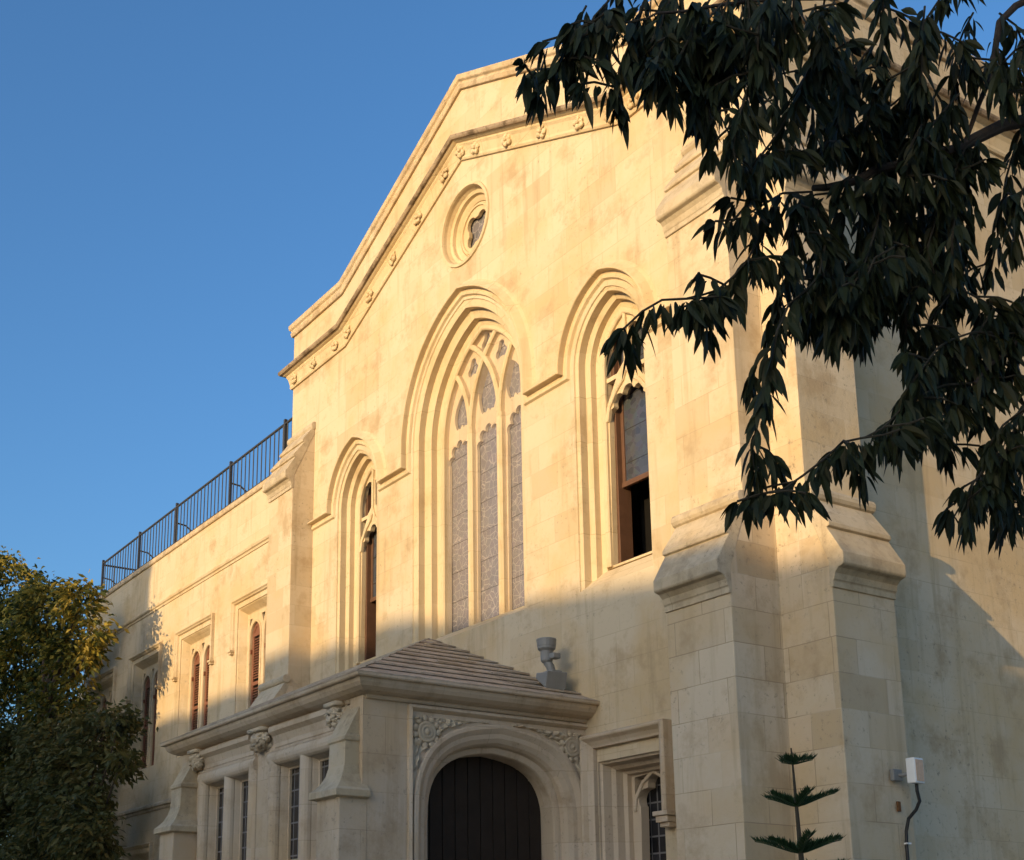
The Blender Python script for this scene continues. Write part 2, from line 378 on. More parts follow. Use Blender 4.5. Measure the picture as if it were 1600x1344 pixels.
def gable_path(z_k, z_a, bx):
    return [((X(-HW), 6, z_k), (-1, 0, 0)), ((X(-HW), 0, z_k), (-1, -1, 0)), ((X(-bx), 0, z_k), (0, -1, 0)), ((X(0), 0, z_a), (0, -1, 0)),
            ((X(bx), 0, z_k), (0, -1, 0)), ((X(HW), 0, z_k), (1, -1, 0)), ((X(HW), 26, z_k), (1, 0, 0))]
bm = B(); sweep(bm, gable_path(13.10, 14.86, 3.86), [(0.002, 0), (0.045, 0.0), (0.06, 0.07), (0.045, 0.12), (0.085, 0.15), (0.095, 0.24), (-0.45, 0.34), (-0.45, 0)])
obj('gable_coping', bm, 'coping', church, bevel=0.012)
CP = gable_path(12.03, 13.60, 3.70)
bm = B(); sweep(bm, CP, [(0.002, 0.0), (0.035, 0.0), (0.05, 0.03), (0.045, 0.07), (0.075, 0.2), (0.10, 0.24), (0.10, 0.27), (0.14, 0.285), (0.19, 0.32), (0.0, 0.34)])
cornice = obj('cornice', bm, 'mould', church)
bm = B(); sweep(bm, CP, [(0.002, 0.325), (0.205, 0.30), (0.225, 0.33), (0.225, 0.375), (0.002, 0.45)])
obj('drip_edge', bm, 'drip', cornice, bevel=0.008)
def band_z(x):
    a = abs(x); return 12.03 + (0 if a > 3.70 else (3.70 - a) / 3.70 * 1.57)
for i, x in enumerate((-5.62, -4.85, -4.0, -3.55, -2.77, -2.0, -1.2, -0.41, 0.05, 0.46, 1.27, 2.10, 2.92, 3.55, 4.0, 4.85, 5.62)):
    bm = B(); z = band_z(x) + 0.135; sl = 0 if abs(x) > 3.7 else -math.copysign(0.42, x)
    for k in range(5):
        a = rad(18 + 72 * k + 31 * i); r = 0.064
        blob(bm, (X(x + r * math.cos(a)), -0.075, z + r * math.sin(a) + sl * r * math.cos(a)), (0.05, 0.03, 0.046), seed=i * 5 + k, amp=0.8, sub=2)
    blob(bm, (X(x), -0.10, z), (0.03, 0.03, 0.03), seed=i, sub=2)
    obj('carved_flower', bm, 'mould', cornice, smooth=True)

# hood mould, one string over the three windows
hp = [(-4.83, 9.03)]
def add_hood(cx, hw, zs, R): 
    hp.extend(arch(cx, hw, zs, R, 9.03, n=16))
add_hood(-3.25, 0.835, 9.05, 1.085); add_hood(0, 1.58, 9.35, 2.07); add_hood(3.25, 0.835, 9.05, 1.085); hp.append((4.83, 9.03))
def mitre_strip(bm, pts, prof, mp):
    """profile (offset across, depth) carried along pts with true mitres"""
    n = len(pts); rings = []
    for i, p in enumerate(pts):
        d0 = Vector((pts[i][0] - pts[i - 1][0], pts[i][1] - pts[i - 1][1])).normalized() if i else None
        d1 = Vector((pts[i + 1][0] - pts[i][0], pts[i + 1][1] - pts[i][1])).normalized() if i < n - 1 else None
        d0 = d0 or d1; d1 = d1 or d0
        n0 = Vector((-d0.y, d0.x)); n1 = Vector((-d1.y, d1.x)); m = (n0 + n1)
        m = m / max(0.35, (1 + n0.dot(n1)))
        rings.append([bm.verts.new(mp(p[0] + m.x * o, p[1] + m.y * o, d)) for o, d in prof])
    for r0, r1 in zip(rings, rings[1:]):
        for k in range(len(prof) - 1): face(bm, (r0[k], r0[k + 1], r1[k + 1], r1[k]))
    face(bm, rings[0]); face(bm, rings[-1])
HOOD = [(0.165, 0.0), (0.125, -0.03), (0.058, -0.118), (0.045, -0.13), (0.034, -0.128), (0.028, -0.118), (0.024, -0.035), (0.0, -0.028), (-0.03, -0.045), (-0.06, -0.04), (-0.078, 0.0)]
bm = B(); mitre_strip(bm, hp, HOOD, FX()); obj('hood_mould', bm, 'mould', church)

def jambs(bm, w, prof, sill_rise, mp):
    cx, hw, zs, R, zb = w; dmax = prof[-1][1]
    rings = []
    for h, d in prof:
        zz = zb + sill_rise * min(1, d / 0.33)
        rings.append([mp(u, vv, d) for u, vv in arch(cx, hw, zs, R, zz, h - hw)])
    loft(bm, rings)
    loft(bm, [[r[0], r[-1]] for r in rings])

# --- great window
w = WIN[0]; bm = B()
jambs(bm, w, [(1.46, 0), (1.45, 0.02), (1.36, 0.035), (1.345, 0.04), (1.345, 0.15), (1.33, 0.155), (1.235, 0.19), (1.22, 0.195), (1.22, 0.30), (1.19, 0.305), (1.15, 0.32), (1.15, 0.62)], 0.2, FX())
gw = obj('great_window', bm, 'mould', church)
FH = 1.15; FR = 1.64; FZ = 9.35; c_ = FR - FH
bm = B(); Y0, Y1 = 0.325, 0.46
strip(bm, arch(0, FH - 0.035, FZ, FR - 0.035, 6.3), 0.045, Y0 - 0.01, Y1, FX(), ch=0.02)
for mx in (-0.385, 0.385): strip(bm, [(mx, 6.3), (mx, 9.36)], 0.06, Y0, 0.56, FX(), ch=0.03)
def inside(p, off=0.0):
    x, z = p
    if z <= FZ: return abs(x) <= FH + off
    return math.hypot(abs(x) + c_, z - FZ) <= FR + off
for sh in (0.77, 1.535):
    for sg in (-1, 1):
        pts = []
        for i in range(41):
            a = (math.pi / 2) * i / 40
            p = (sg * (-c_ + FR * math.cos(a) - sh), FZ + FR * math.sin(a))
            if inside(p, -0.02): pts.append(p)
            elif pts: break
        if len(pts) > 2: strip(bm, pts, 0.042, Y0 + 0.004 * (1 if sg > 0 else 2), 0.52, FX(), ch=0.02)
obj('rib', bm, 'mould', gw)
bm = B(); lights = [(-0.775, 0.31), (0.0, 0.315), (0.775, 0.31)]
hl = [lobes(cx, hh, 9.0, 9.34, 5, zb=6.34) for cx, hh in lights]
def dagger(cx, zb, zt, hw, lean=0.0):
    L = []; n = 9
    for i in range(n + 1):                                          # bulging left flank upward, right flank down, cusped foot
        t = i / n; L.append((cx - hw * math.sin(math.pi * (0.2 + 0.8 * t)) ** 0.8 + lean * t * t, zb + (zt - zb) * t))
    Rr = [(2 * cx - x + 2 * lean * ((z - zb) / (zt - zb)) ** 2, z) for x, z in reversed(L[:-1])]
    return L + Rr + [(cx + hw * 0.42, zb + 0.015), (cx + hw * 0.22, zb - 0.005), (cx + hw * 0.1, zb + 0.03), (cx, zb + 0.05), (cx - hw * 0.1, zb + 0.03), (cx - hw * 0.22, zb - 0.005), (cx - hw * 0.42, zb + 0.015)]
hl += [dagger(-0.70, 9.52, 10.12, 0.21, 0.08), dagger(0, 9.54, 10.36, 0.235), dagger(0.70, 9.52, 10.12, 0.21, -0.08)]
hl += [foil(-0.37, 10.38, 0.09, 0.072, 3), foil(0.37, 10.38, 0.09, 0.072, 3), foil(0, 10.68, 0.085, 0.07, 3)]
plate(bm, arch(0, 1.13, FZ, FR - 0.02, 6.3), hl, 0.425, 0.475, FX())
obj('cusped_tracery', bm, 'mould', gw)
bm = B(); plate(bm, arch(0, 1.14, FZ, FR - 0.01, 6.3), [], 0.49, None, FX()); obj('stained_glass', bm, 'stained', gw)
bm = B(); plate(bm, arch(0, 1.07, FZ, FR - 0.08, 6.32), [], 0.385, None, FX()); obj('protective_glass', bm, 'dusty', gw)

# --- two narrow side windows
for w in WIN[1:]:
    cx = w[0]; bm = B()
    jambs(bm, w, [(0.68, 0), (0.675, 0.02), (0.635, 0.035), (0.628, 0.04), (0.628, 0.15), (0.615, 0.155), (0.57, 0.18), (0.562, 0.185), (0.562, 0.275), (0.54, 0.28), (0.49, 0.30), (0.49, 0.44)], 0.3, FX())
    nw = obj('narrow_window', bm, 'mould', church)
    R2 = 0.93 - 0.19; bm = B()
    hs_ = [lobes(cx, 0.40, 8.30, 8.68, 5, zb=6.38)]
    for sg in (-1, 1):                                             # slim openings beside the ogee tip
        hs_.append([(cx + sg * 0.40, 8.55), (cx + sg * 0.22, 8.84), (cx + sg * 0.40, 8.84)][::sg])
        hs_.append([(cx + sg * 0.42, 8.90), (cx + sg * 0.20, 8.90), (cx + sg * 0.06, 9.02), (cx + sg * 0.05, 9.45), (cx + sg * 0.16, 9.48), (cx + sg * 0.30, 9.42), (cx + sg * 0.40, 9.22)][::sg])
    plate(bm, arch(cx, 0.485, 9.05, R2 - 0.005, 6.35), hs_, 0.32, 0.40, FX())
    strip(bm, [(cx - 0.40, 8.30), (cx - 0.36, 8.48), (cx - 0.22, 8.66), (cx - 0.08, 8.77), (cx, 8.93), (cx, 9.70)], 0.028, 0.285, 0.34, FX(), ch=0.01)
    strip(bm, [(cx + 0.40, 8.30), (cx + 0.36, 8.48), (cx + 0.22, 8.66), (cx + 0.08, 8.77), (cx + 0.002, 8.93)], 0.028, 0.288, 0.34, FX(), ch=0.01)
    strip(bm, arch(cx, 0.445, 9.05, R2 - 0.045, 6.36), 0.045, 0.27, 0.33, FX(), ch=0.015)
    obj('tracery', bm, 'mould', nw)
    bm = B()                                                       # timber liner, transom and upper sash
    for sg in (-1, 1): box(bm, X(cx + sg * 0.39) - 0.035, X(cx + sg * 0.39) + 0.035, 0.405, 0.62, 6.34, 9.6)
    box(bm, X(cx - 0.355), X(cx + 0.355), 0.47, 0.52, 7.42, 7.49)
    box(bm, X(cx - 0.355), X(cx - 0.30), 0.48, 0.515, 7.49, 9.3); box(bm, X(cx + 0.30), X(cx + 0.355), 0.48, 0.515, 7.49, 9.3)
    obj('timber_sash', bm, 'sash', nw, bevel=0.006)
    bm = B(); plate(bm, [(cx - 0.3, 7.49), (cx + 0.3, 7.49), (cx + 0.3, 9.6), (cx - 0.3, 9.6)], [], 0.50, None, FX()); obj('upper_pane', bm, 'sashglass', nw)
    bm = B(); plate(bm, [(cx - 0.5, 6.2), (cx + 0.5, 6.2), (cx + 0.5, 9.8), (cx - 0.5, 9.8)], [], 0.9, None, FX())
    box(bm, X(cx - 0.5), X(cx + 0.5), 0.46, 0.9, 6.2, 6.33); obj('dark_opening', bm, 'dark', nw)

# --- round window
bm = B(); rx, rz = X(ROS[0]), ROS[1]
turn(bm, [(0.66, -0.002), (0.655, -0.03), (0.61, -0.03), (0.60, 0.0), (0.595, 0.05), (0.57, 0.10), (0.52, 0.115), (0.51, 0.17), (0.48, 0.18), (0.43, 0.21), (0.41, 0.36)], lambda u, v, d: (rx + u, d, rz + v), 40)
rw = obj('round_window', bm, 'mould', church, smooth=False)
bm = B(); plate(bm, circ(ROS[0], rz, 0.42, 32), [foil(ROS[0], rz, 0.195, 0.115, 4, math.pi / 4, 8)], 0.215, 0.275, FX())
turn(bm, [(0.40, 0.215), (0.395, 0.19), (0.365, 0.19), (0.36, 0.215)], lambda u, v, d: (rx + u, d, rz + v), 32)
obj('quatrefoil_tracery', bm, 'mould', rw)
bm = B(); plate(bm, circ(ROS[0], rz, 0.43, 24), [], 0.30, None, FX()); obj('glass', bm, 'stained', rw)

# --- square-headed window between porch and buttress
def rect(x0, x1, z0, z1, o=0): return [(x0 - o, z0), (x0 - o, z1 + o), (x1 + o, z1 + o), (x1 + o, z0)]
x0, x1, z0, z1 = SW
bm = B(); loft(bm, [[FX()(u, vv, d) for u, vv in rect(x0, x1, z0, z1, o)] for o, d in ((0, 0), (0, 0.03), (-0.03, 0.05), (-0.05, 0.16), (-0.09, 0.20), (-0.10, 0.30), (-0.14, 0.33), (-0.14, 0.46))])
sq = obj('square_headed_window', bm, 'porch', church)
LAB = [(0.08, 0.0), (0.08, -0.13), (0.055, -0.155), (0.03, -0.15), (-0.01, -0.10), (-0.05, -0.07), (-0.08, -0.06), (-0.08, 0.0)]
bm = B(); mitre_strip(bm, [(2.72, 2.2), (2.72, 4.12), (4.04, 4.12), (4.04, 3.16)], LAB, FX())
box(bm, X(3.96), X(4.20), -0.20, 0, 3.12, 3.17); box(bm, X(3.98), X(4.17), -0.17, 0, 3.05, 3.12); box(bm, X(4.0), X(4.15), -0.13, 0, 3.0, 3.05)
obj('label_mould', bm, 'porch', sq, bevel=0.006)
bm = B(); cc = 3.375; hh = [lobes(cc - 0.02, 0.30, 3.34, 3.70, 3, zb=1.1)]
for sg in (-1, 1): hh.append([(cc + sg * 0.37, 3.45), (cc + sg * 0.37, 3.70), (cc + sg * 0.14, 3.72)][::-sg])
plate(bm, rect(x0 + 0.12, x1 - 0.12, z0, z1 - 0.12), hh, 0.40, 0.52, FX())
strip(bm, [(cc - 0.37, 3.3), (cc - 0.34, 3.45), (cc - 0.22, 3.62), (cc - 0.02, 3.74), (cc + 0.2, 3.62), (cc + 0.32, 3.45), (cc + 0.35, 3.3)], 0.025, 0.37, 0.42, FX(), ch=0.01)
obj('tracery', bm, 'porch', sq)
bm = B(); plate(bm, rect(x0, x1, z0, z1), [], 0.58, None, FX()); obj('dark_glass', bm, 'quarry', sq)

# --- buttresses
CAPL = [(0.655, 5.17), (0.70, 5.17), (0.70, 5.235), (0.715, 5.25), (0.73, 5.31), (0.775, 5.355), (0.83, 5.37), (0.845, 5.39), (0.845, 5.50), (0.665, 5.80), (0.70, 5.81), (0.70, 5.85), (0.445, 6.22), (0.37, 6.20), (0.66, 5.44)]
CAPU = [(0.40, 9.68), (0.45, 9.68), (0.45, 9.735), (0.46, 9.75), (0.475, 9.81), (0.51, 9.85), (0.56, 9.865), (0.575, 9.885), (0.575, 9.99), (0.39, 10.28), (0.425, 10.29), (0.425, 10.33), (0.215, 10.60), (0.25, 10.61), (0.25, 10.65), (0.03, 10.95), (-0.05, 10.93), (0.40, 9.92)]
def buttress(u0, u1, mp, roll_mp):
    bm = B()
    prism_u(bm, [(-0.05, 0), (0.68, 0), (0.68, 5.20), (0.69, 5.44), (0.41, 6.19), (-0.05, 6.19)], u0, u1, mp)
    b = obj('buttress', bm, 'ashlar', church, bevel=0.012)
    bm = B(); prism_u(bm, [(-0.05, 6.16), (0.425, 6.16), (0.425, 9.90), (0.0, 10.90), (-0.05, 10.90)], u0 + 0.002, u1 - 0.002, mp); obj('upper_shaft', bm, 'smooth', b, bevel=0.01)
    bm = B(); prism_u(bm, CAPL, u0 - 0.004, u1 + 0.004, mp); obj('sloping_cap', bm, 'cap', b, bevel=0.01)
    bm = B(); prism_u(bm, CAPU, u0 - 0.004, u1 + 0.004, mp); obj('sloping_cap', bm, 'cap', b, bevel=0.01)
    for p, z in ((0.46, 6.23), (0.02, 10.95)):
        bm = B(); tube(bm, [roll_mp(u0 - 0.03, z, -p), roll_mp((u0 * 2 + u1) / 3, z, -p), roll_mp(u1 + 0.03, z, -p)], 0.075, 12); obj('roll_moulding', bm, 'cap', b, bevel=0.01)
buttress(4.85, 5.797, FX(), FX()); buttress(-5.797, -4.85, FX(), FX())
buttress(0.02, 0.95, SIDE(X(HW)), SIDE(X(HW)))

# ------------------------------------------------------------ PORCH (a part of the church)
PX, PY = 2.65, -3.04
bm = B()
def door_arch(o, n=28, zb=0.0):
    hw, rise, zs, cy = 1.21 + o, 1.20 + o, 3.05, -1.255; pts = [(cy - hw, zb)]
    for i in range(n + 1):
        t = -math.cos(math.pi * i / n); a = abs(t)
        pts.append((cy + hw * t, zs + rise * (0.90 * max(0, 1 - a ** 3.0) ** (1 / 3.0) + 0.10 * (1 - a))))
    pts.append((cy + hw, zb)); return pts
plate(bm, [(PY - 0.06, 0), (0, 0), (0, 4.44), (PY - 0.06, 4.44)], [door_arch(0, zb=0.05)], 0, None, SIDE(PX))
plate(bm, [(PY - 0.06, 0), (0, 0), (0, 4.44), (PY - 0.06, 4.44)], [], 0, None, SIDE(-PX))
BAY = [(-2.05, -0.20), (0.20, 2.05)]; ZS, ZH = 2.62, 4.10
plate(bm, [(-PX, 0), (PX, 0), (PX, 4.44), (-PX, 4.44)], [[(a, ZS), (b, ZS), (b, ZH), (a, ZH)] for a, b in BAY], 0, None, FRONT(PY))
for sx in (-1, 1):                                                   # corner strips beside the buttresses
    box(bm, min(sx * 2.35, sx * 2.65), max(sx * 2.35, sx * 2.65) - 0.003, PY - 0.06, PY + 0.003, 0.0, 4.44)
porch = obj('porch', bm, 'porch', church)
# window surrounds
for a, b in BAY:
    bm = B(); m_ = (a + b) / 2 + (-0.01)
    for u in (a + 0.1, b - 0.1):
        tube(bm, [(u, PY + 0.025, ZS), (u, PY + 0.025, ZH - 0.06)], 0.095, 16)
    tube(bm, [(a, PY + 0.025, ZH - 0.09), (b, PY + 0.025, ZH - 0.09)], 0.095, 16)
    tube(bm, [(m_, PY + 0.05, ZS), (m_, PY + 0.05, ZH - 0.1)], 0.095, 16)
    box(bm, m_ - 0.08, m_ + 0.08, PY + 0.06, PY + 0.20, ZS, ZH - 0.14)
    # splayed reveals and sloping sill
    loft(bm, [[(a, PY, ZS), (b, PY, ZS)], [(a, PY + 0.18, ZS + 0.15), (b, PY + 0.18, ZS + 0.15)]])
    for l0, l1 in ((a + 0.19, m_ - 0.08), (m_ + 0.08, b - 0.19)):
        loft(bm, [[(l0 + o, PY + d, ZS), (l0 + o, PY + d, ZH - 0.175 - o), (l1 - o, PY + d, ZH - 0.175 - o), (l1 - o, PY + d, ZS)] for o, d in ((0, 0.04), (0.015, 0.07), (0.02, 0.08), (0.04, 0.135), (0.06, 0.14), (0.06, 0.20))])
    pw = obj('mullioned_window', bm, 'porch', porch)
    for l0, l1 in ((a + 0.25, m_ - 0.14), (m_ + 0.14, b - 0.25)):
        bm = B(); plate(bm, [(l0, ZS), (l1, ZS), (l1, ZH - 0.23), (l0, ZH - 0.23)], [], 0, None, FRONT(PY + 0.172)); obj('leaded_pane', bm, 'quarry', porch)
# frieze under the cornice
bm = B()
for a, b in ((-1.98, -0.30), (0.30, 1.98)):
    prism_u(bm, [(0.0, 4.14), (0.012, 4.14), (0.014, 4.20), (0.04, 4.28), (0.10, 4.325), (0.10, 4.385), (0.03, 4.41), (0.0, 4.41)], a, b, FRONT(PY))
    prism_u(bm, [(0.0, 4.085), (0.03, 4.09), (0.035, 4.115), (0.0, 4.135)], a - 0.07, b + 0.07, FRONT(PY))
obj('frieze', bm, 'porch', porch)
for i, (cx, wd) in enumerate(((-2.08, 0.17), (0.0, 0.24), (2.04, 0.17))):
    bm = B(); box(bm, cx - wd * 0.9, cx + wd * 0.9, PY - 0.16, PY, 4.37, 4.42)
    r2 = random.Random(i)
    blob(bm, (cx, PY - 0.03, 4.29), (wd * 0.85, 0.11, 0.13), seed=i, amp=0.9, freq=12, sub=4)
    for k in range(34):
        a = r2.uniform(0, 6.28); q = r2.uniform(0.3, 1.0)
        blob(bm, (cx + wd * q * math.cos(a), PY - 0.05 - 0.09 * (1 - q) - 0.03 * r2.random(), 4.265 + 0.12 * q * math.sin(a)), (r2.uniform(0.025, 0.06), 0.035, r2.uniform(0.02, 0.045)), seed=k + 40 * i, amp=1.3, freq=7, sub=2)
    obj('carved_capital', bm, 'carved', porch, smooth=True)
# porch buttresses
for sx in (-1, 1):
    def BX(a, b): return (min(sx * a, sx * b), max(sx * a, sx * b))
    bm = B(); a, b = BX(2.14, 2.656); box(bm, a, b, PY - 0.35, PY, 0, 3.28)
    pb = obj('porch_buttress', bm, 'porch', porch, bevel=0.012)
    bm = B(); rings = []
    for xa, xb, yf, z in ((2.14, 2.656, -0.35, 3.268), (2.07, 2.72, -0.42, 3.285), (2.07, 2.72, -0.42, 3.355), (2.105, 2.685, -0.385, 3.385), (2.16, 2.63, -0.325, 3.45), (2.19, 2.59, -0.275, 3.54), (2.20, 2.575, -0.245, 3.64),
                          (2.20, 2.57, -0.235, 3.90), (2.18, 2.585, -0.255, 3.915), (2.18, 2.585, -0.25, 3.955), (2.20, 2.57, -0.225, 3.985), (2.20, 2.57, -0.03, 4.36)):
        x_a, x_b = BX(xa, xb); rings.append([(x_a, PY, z), (x_a, PY + yf, z), (x_b, PY + yf, z), (x_b, PY, z)])
    loft(bm, rings); obj('sloping_cap', bm, 'cap', pb, bevel=0.006)
# doorway
bm = B(); R_ = [[SIDE(PX)(u, vv, d) for u, vv in door_arch(o)] for o, d in ((0.0, 0.0), (0.0, -0.035), (-0.015, -0.045), (-0.05, -0.045), (-0.085, -0.02), (-0.11, 0.0), (-0.16, 0.015), (-0.21, 0.055), (-0.235, 0.10), (-0.245, 0.16), (-0.27, 0.165), (-0.31, 0.185), (-0.32, 0.21), (-0.32, 0.46))]
loft(bm, R_); obj('arch_moulding', bm, 'porch', porch)
bm = B(); mitre_strip(bm, [(-2.50, 0.0), (-2.50, 4.33), (-0.003, 4.33)], [(0.035, 0.0), (0.035, -0.045), (0.0, -0.06), (-0.02, -0.03), (-0.035, 0.0)], SIDE(PX)); obj('door_label', bm, 'porch', porch)
bm = B(); y = -2.15
while y < -0.36:
    box(bm, PX - 0.50, PX - 0.435, y + 0.006, y + 0.172, 0.0, 4.0); y += 0.178
box(bm, PX - 0.52, PX - 0.49, -2.2, -0.3, 0, 4.0)
obj('door', bm, 'door', porch, bevel=0.004)
for sg, cy in ((-1, -2.29), (1, -0.225)):
    bm = B(); r2 = random.Random(5 + sg); cz = 4.07
    def PS(u, v, d): return (PX + d, u, v)
    turn(bm, [(0.125, 0.0), (0.125, 0.03), (0.105, 0.045), (0.088, 0.03), (0.075, 0.03), (0.062, 0.05), (0.048, 0.032), (0.036, 0.035), (0.022, 0.055), (0.001, 0.06)], lambda u, v, d: PS(cy + u, cz + v, d), 20)
    for k in range(11):
        a = 2 * math.pi * k / 11; blob(bm, PS(cy + 0.155 * math.cos(a), cz + 0.155 * math.sin(a), 0.012), (0.03, 0.042, 0.042), seed=k, amp=0.5, sub=2)
    ext = door_arch(0.03, 80); u_out = -2.455 if sg < 0 else -0.025; u_in = -1.255 + sg * 0.16; NU, NV = 64, 56; vg = {}
    def zarch(u): 
        t = (u + 1.255) / 1.24; q = abs(t)
        return 3.05 + 1.23 * (0.90 * max(0, 1 - q ** 3.0) ** (1 / 3.0) + 0.10 * (1 - q)) if q < 1 else 3.05
    for iu in range(NU + 1):                                       # curling leaves: cell-shaped swellings with drilled gaps
        u = u_out + (u_in - u_out) * iu / NU; lo = max(3.30, zarch(u) + 0.012)
        for iv in range(NV + 1):
            vv = lo + (4.245 - lo) * iv / NV
            dist, _p = noise.voronoi(Vector((u * 11 + sg * 7, vv * 11, 0.0)) + 0.6 * Vector((noise.noise(Vector((u * 6, vv * 6, 1))), noise.noise(Vector((u * 6, vv * 6, 9))), 0)))
            h = 0.018 + 0.065 * min(1.0, (dist[1] - dist[0]) * 2.2) + 0.012 * noise.noise(Vector((u * 60, vv * 60, 3))) - 0.02
            if math.hypot(u - cy, vv - cz) < 0.12: h = -0.02
            if iu in (0, NU) or iv in (0, NV): h = -0.02
            vg[iu, iv] = bm.verts.new(PS(u, vv, h))
    for iu in range(NU):
        for iv in range(NV): face(bm, (vg[iu, iv], vg[iu + 1, iv], vg[iu + 1, iv + 1], vg[iu, iv + 1]))
    obj('carved_spandrel', bm, 'carved', porch, smooth=True)
# cornice and stone-slab roof
bm = B()
sweep(bm, [((-PX, 0, 4.40), (-1, 0, 0)), ((-PX, PY, 4.40), (-1, -1, 0)), ((PX, PY, 4.40), (1, -1, 0)), ((PX, 0, 4.40), (1, 0, 0))],
      [(0.003, -0.02), (0.03, -0.02), (0.045, 0.0), (0.05, 0.022), (0.09, 0.026), (0.15, 0.045), (0.205, 0.08), (0.235, 0.12), (0.245, 0.15), (0.25, 0.16), (0.285, 0.165), (0.297, 0.18), (0.297, 0.205), (0.0, 0.30)])
obj('porch_cornice', bm, 'porch', porch)
bm = B(); NS = 11; E = (2.95, -3.34, 4.605); A = (-0.9, 0.0, 6.2); EL = (-2.95, -3.34, 4.605); AL = (-1.0, 0.0, 6.2)
r2 = random.Random(3)
def lerp(a, b, t): return tuple(p + (q - p) * t for p, q in zip(a, b))
for i in range(NS):
    t0, t1 = i / NS, (i + 1) / NS; lift = 0.015
    # right slope, courses run back to the facade
    h0, h1 = lerp(E, A, t0), lerp(E, A, t1); nseg = 6
    for s_ in range(nseg):
        f0, f1 = s_ / nseg, (s_ + 1) / nseg; j = r2.uniform(-0.009, 0.012)
        a = (h0[0], h0[1] * (1 - f0), h0[2]); b = (h0[0], h0[1] * (1 - f1), h0[2]); c = (h1[0], h1[1] * (1 - f1), h1[2]); d = (h1[0], h1[1] * (1 - f0), h1[2])
        up = lift + j
        vs = [bm.verts.new(p) for p in (a, b, (b[0], b[1], b[2] + up), (a[0], a[1], a[2] + up), (c[0] - 0.03, c[1], c[2]), (d[0] - 0.03, d[1], d[2]))]
        face(bm, (vs[0], vs[1], vs[2], vs[3])); face(bm, (vs[3], vs[2], vs[4], vs[5]))
        face(bm, (vs[1], vs[2], vs[4])); face(bm, (vs[0], vs[3], vs[5]))
    # front slope
    g0, g1 = lerp(EL, AL, t0), lerp(EL, AL, t1)
    a, b = (g0[0], g0[1], g0[2] + 0.002), (h0[0] - 0.004, h0[1], h0[2] + 0.002); up = lift
    vs = [bm.verts.new(p) for p in (a, b, (b[0], b[1], b[2] + up), (a[0], a[1], a[2] + up), (h1[0], h1[1], h1[2]), (g1[0], g1[1], g1[2]))]
    face(bm, (vs[0], vs[1], vs[2], vs[3])); face(bm, (vs[3], vs[2], vs[4], vs[5]))
    # left slope
    vs = [bm.verts.new(p) for p in ((g0[0], g0[1], g0[2]), (g0[0], 0, g0[2]), (g1[0], 0, g1[2]), (g1[0], g1[1], g1[2]))]; face(bm, vs)
obj('stone_slab_roof', bm, 'slab', porch)

# ============================================================ SIDE BUILDING
wing = thing('side_building', 'long two-storey limestone building with shuttered square-headed windows adjoining the church on its left', 'building', (-12, 0.12, 0))
WY = 0.12; WX0 = -18.1; WX1 = -5.735
WC = [-7.43, -10.44, -13.42, -16.5]; OH = 0.82; OZ0, OZ1 = 5.72, 8.33
bm = B()
lowc = [-10.44, -13.42, -16.5]
plate(bm, [(WX0, 0), (WX1, 0), (WX1, 10.62), (WX0, 10.62)], [[(c - OH, OZ0), (c + OH, OZ0), (c + OH, OZ1), (c - OH, OZ1)] for c in WC] + [[(c - OH, 1.6), (c + OH, 1.6), (c + OH, 3.85), (c - OH, 3.85)] for c in lowc], 0, None, FRONT(WY))
wall_o = obj('wall', bm, 'wing', wing)
bm = B(); plate(bm, [(WY, 0), (14, 0), (14, 10.62), (WY, 10.62)], [], 0, None, SIDE(WX0))
box(bm, WX0 + 0.01, WX1, WY + 0.4, 14, 10.3, 10.42); obj('roof_terrace', bm, 'wing', wing)
wp = lambda z: [((WX0, 14, z), (-1, 0, 0)), ((WX0, WY, z), (-1, -1, 0)), ((WX1, WY, z), (0, -1, 0))]
bm = B(); sweep(bm, wp(10.55), [(0.0, 0.0), (0.035, 0.01), (0.045, 0.03), (0.045, 0.115), (0.02, 0.14), (-0.35, 0.145), (-0.35, 0.0)]); obj('coping', bm, 'coping', wing, bevel=0.008)
bm = B(); sweep(bm, wp(9.36), [(0.002, 0.0), (0.02, 0.0), (0.03, 0.04), (0.06, 0.055), (0.075, 0.09), (0.075, 0.12), (0.0, 0.175)]); obj('string_course', bm, 'wing', wing)
bm = B(); sweep(bm, wp(4.72), [(0.002, 0.0), (0.03, 0.0), (0.04, 0.05), (0.08, 0.07), (0.08, 0.12), (0.0, 0.18)]); obj('string_course', bm, 'coping', wing)
bm = B(); tube(bm, [(-17.3, WY + 0.1, 10.42), (-17.38, WY - 0.25, 10.40)], 0.035, 8); obj('drain_spout', bm, 'iron', wing)
bm = B(); plate(bm, [(-26, 0), (WX0 - 0.003, 0), (WX0 - 0.003, 9.0), (-19.8, 9.05), (-26, 7.6)], [], 0, 0.4, FRONT(0.8)); obj('annex_wall', bm, 'wing', wing)
LB2 = [(0.045, 0.0), (0.045, -0.07), (0.03, -0.085), (0.01, -0.08), (-0.01, -0.05), (-0.03, -0.04), (-0.045, 0.0)]
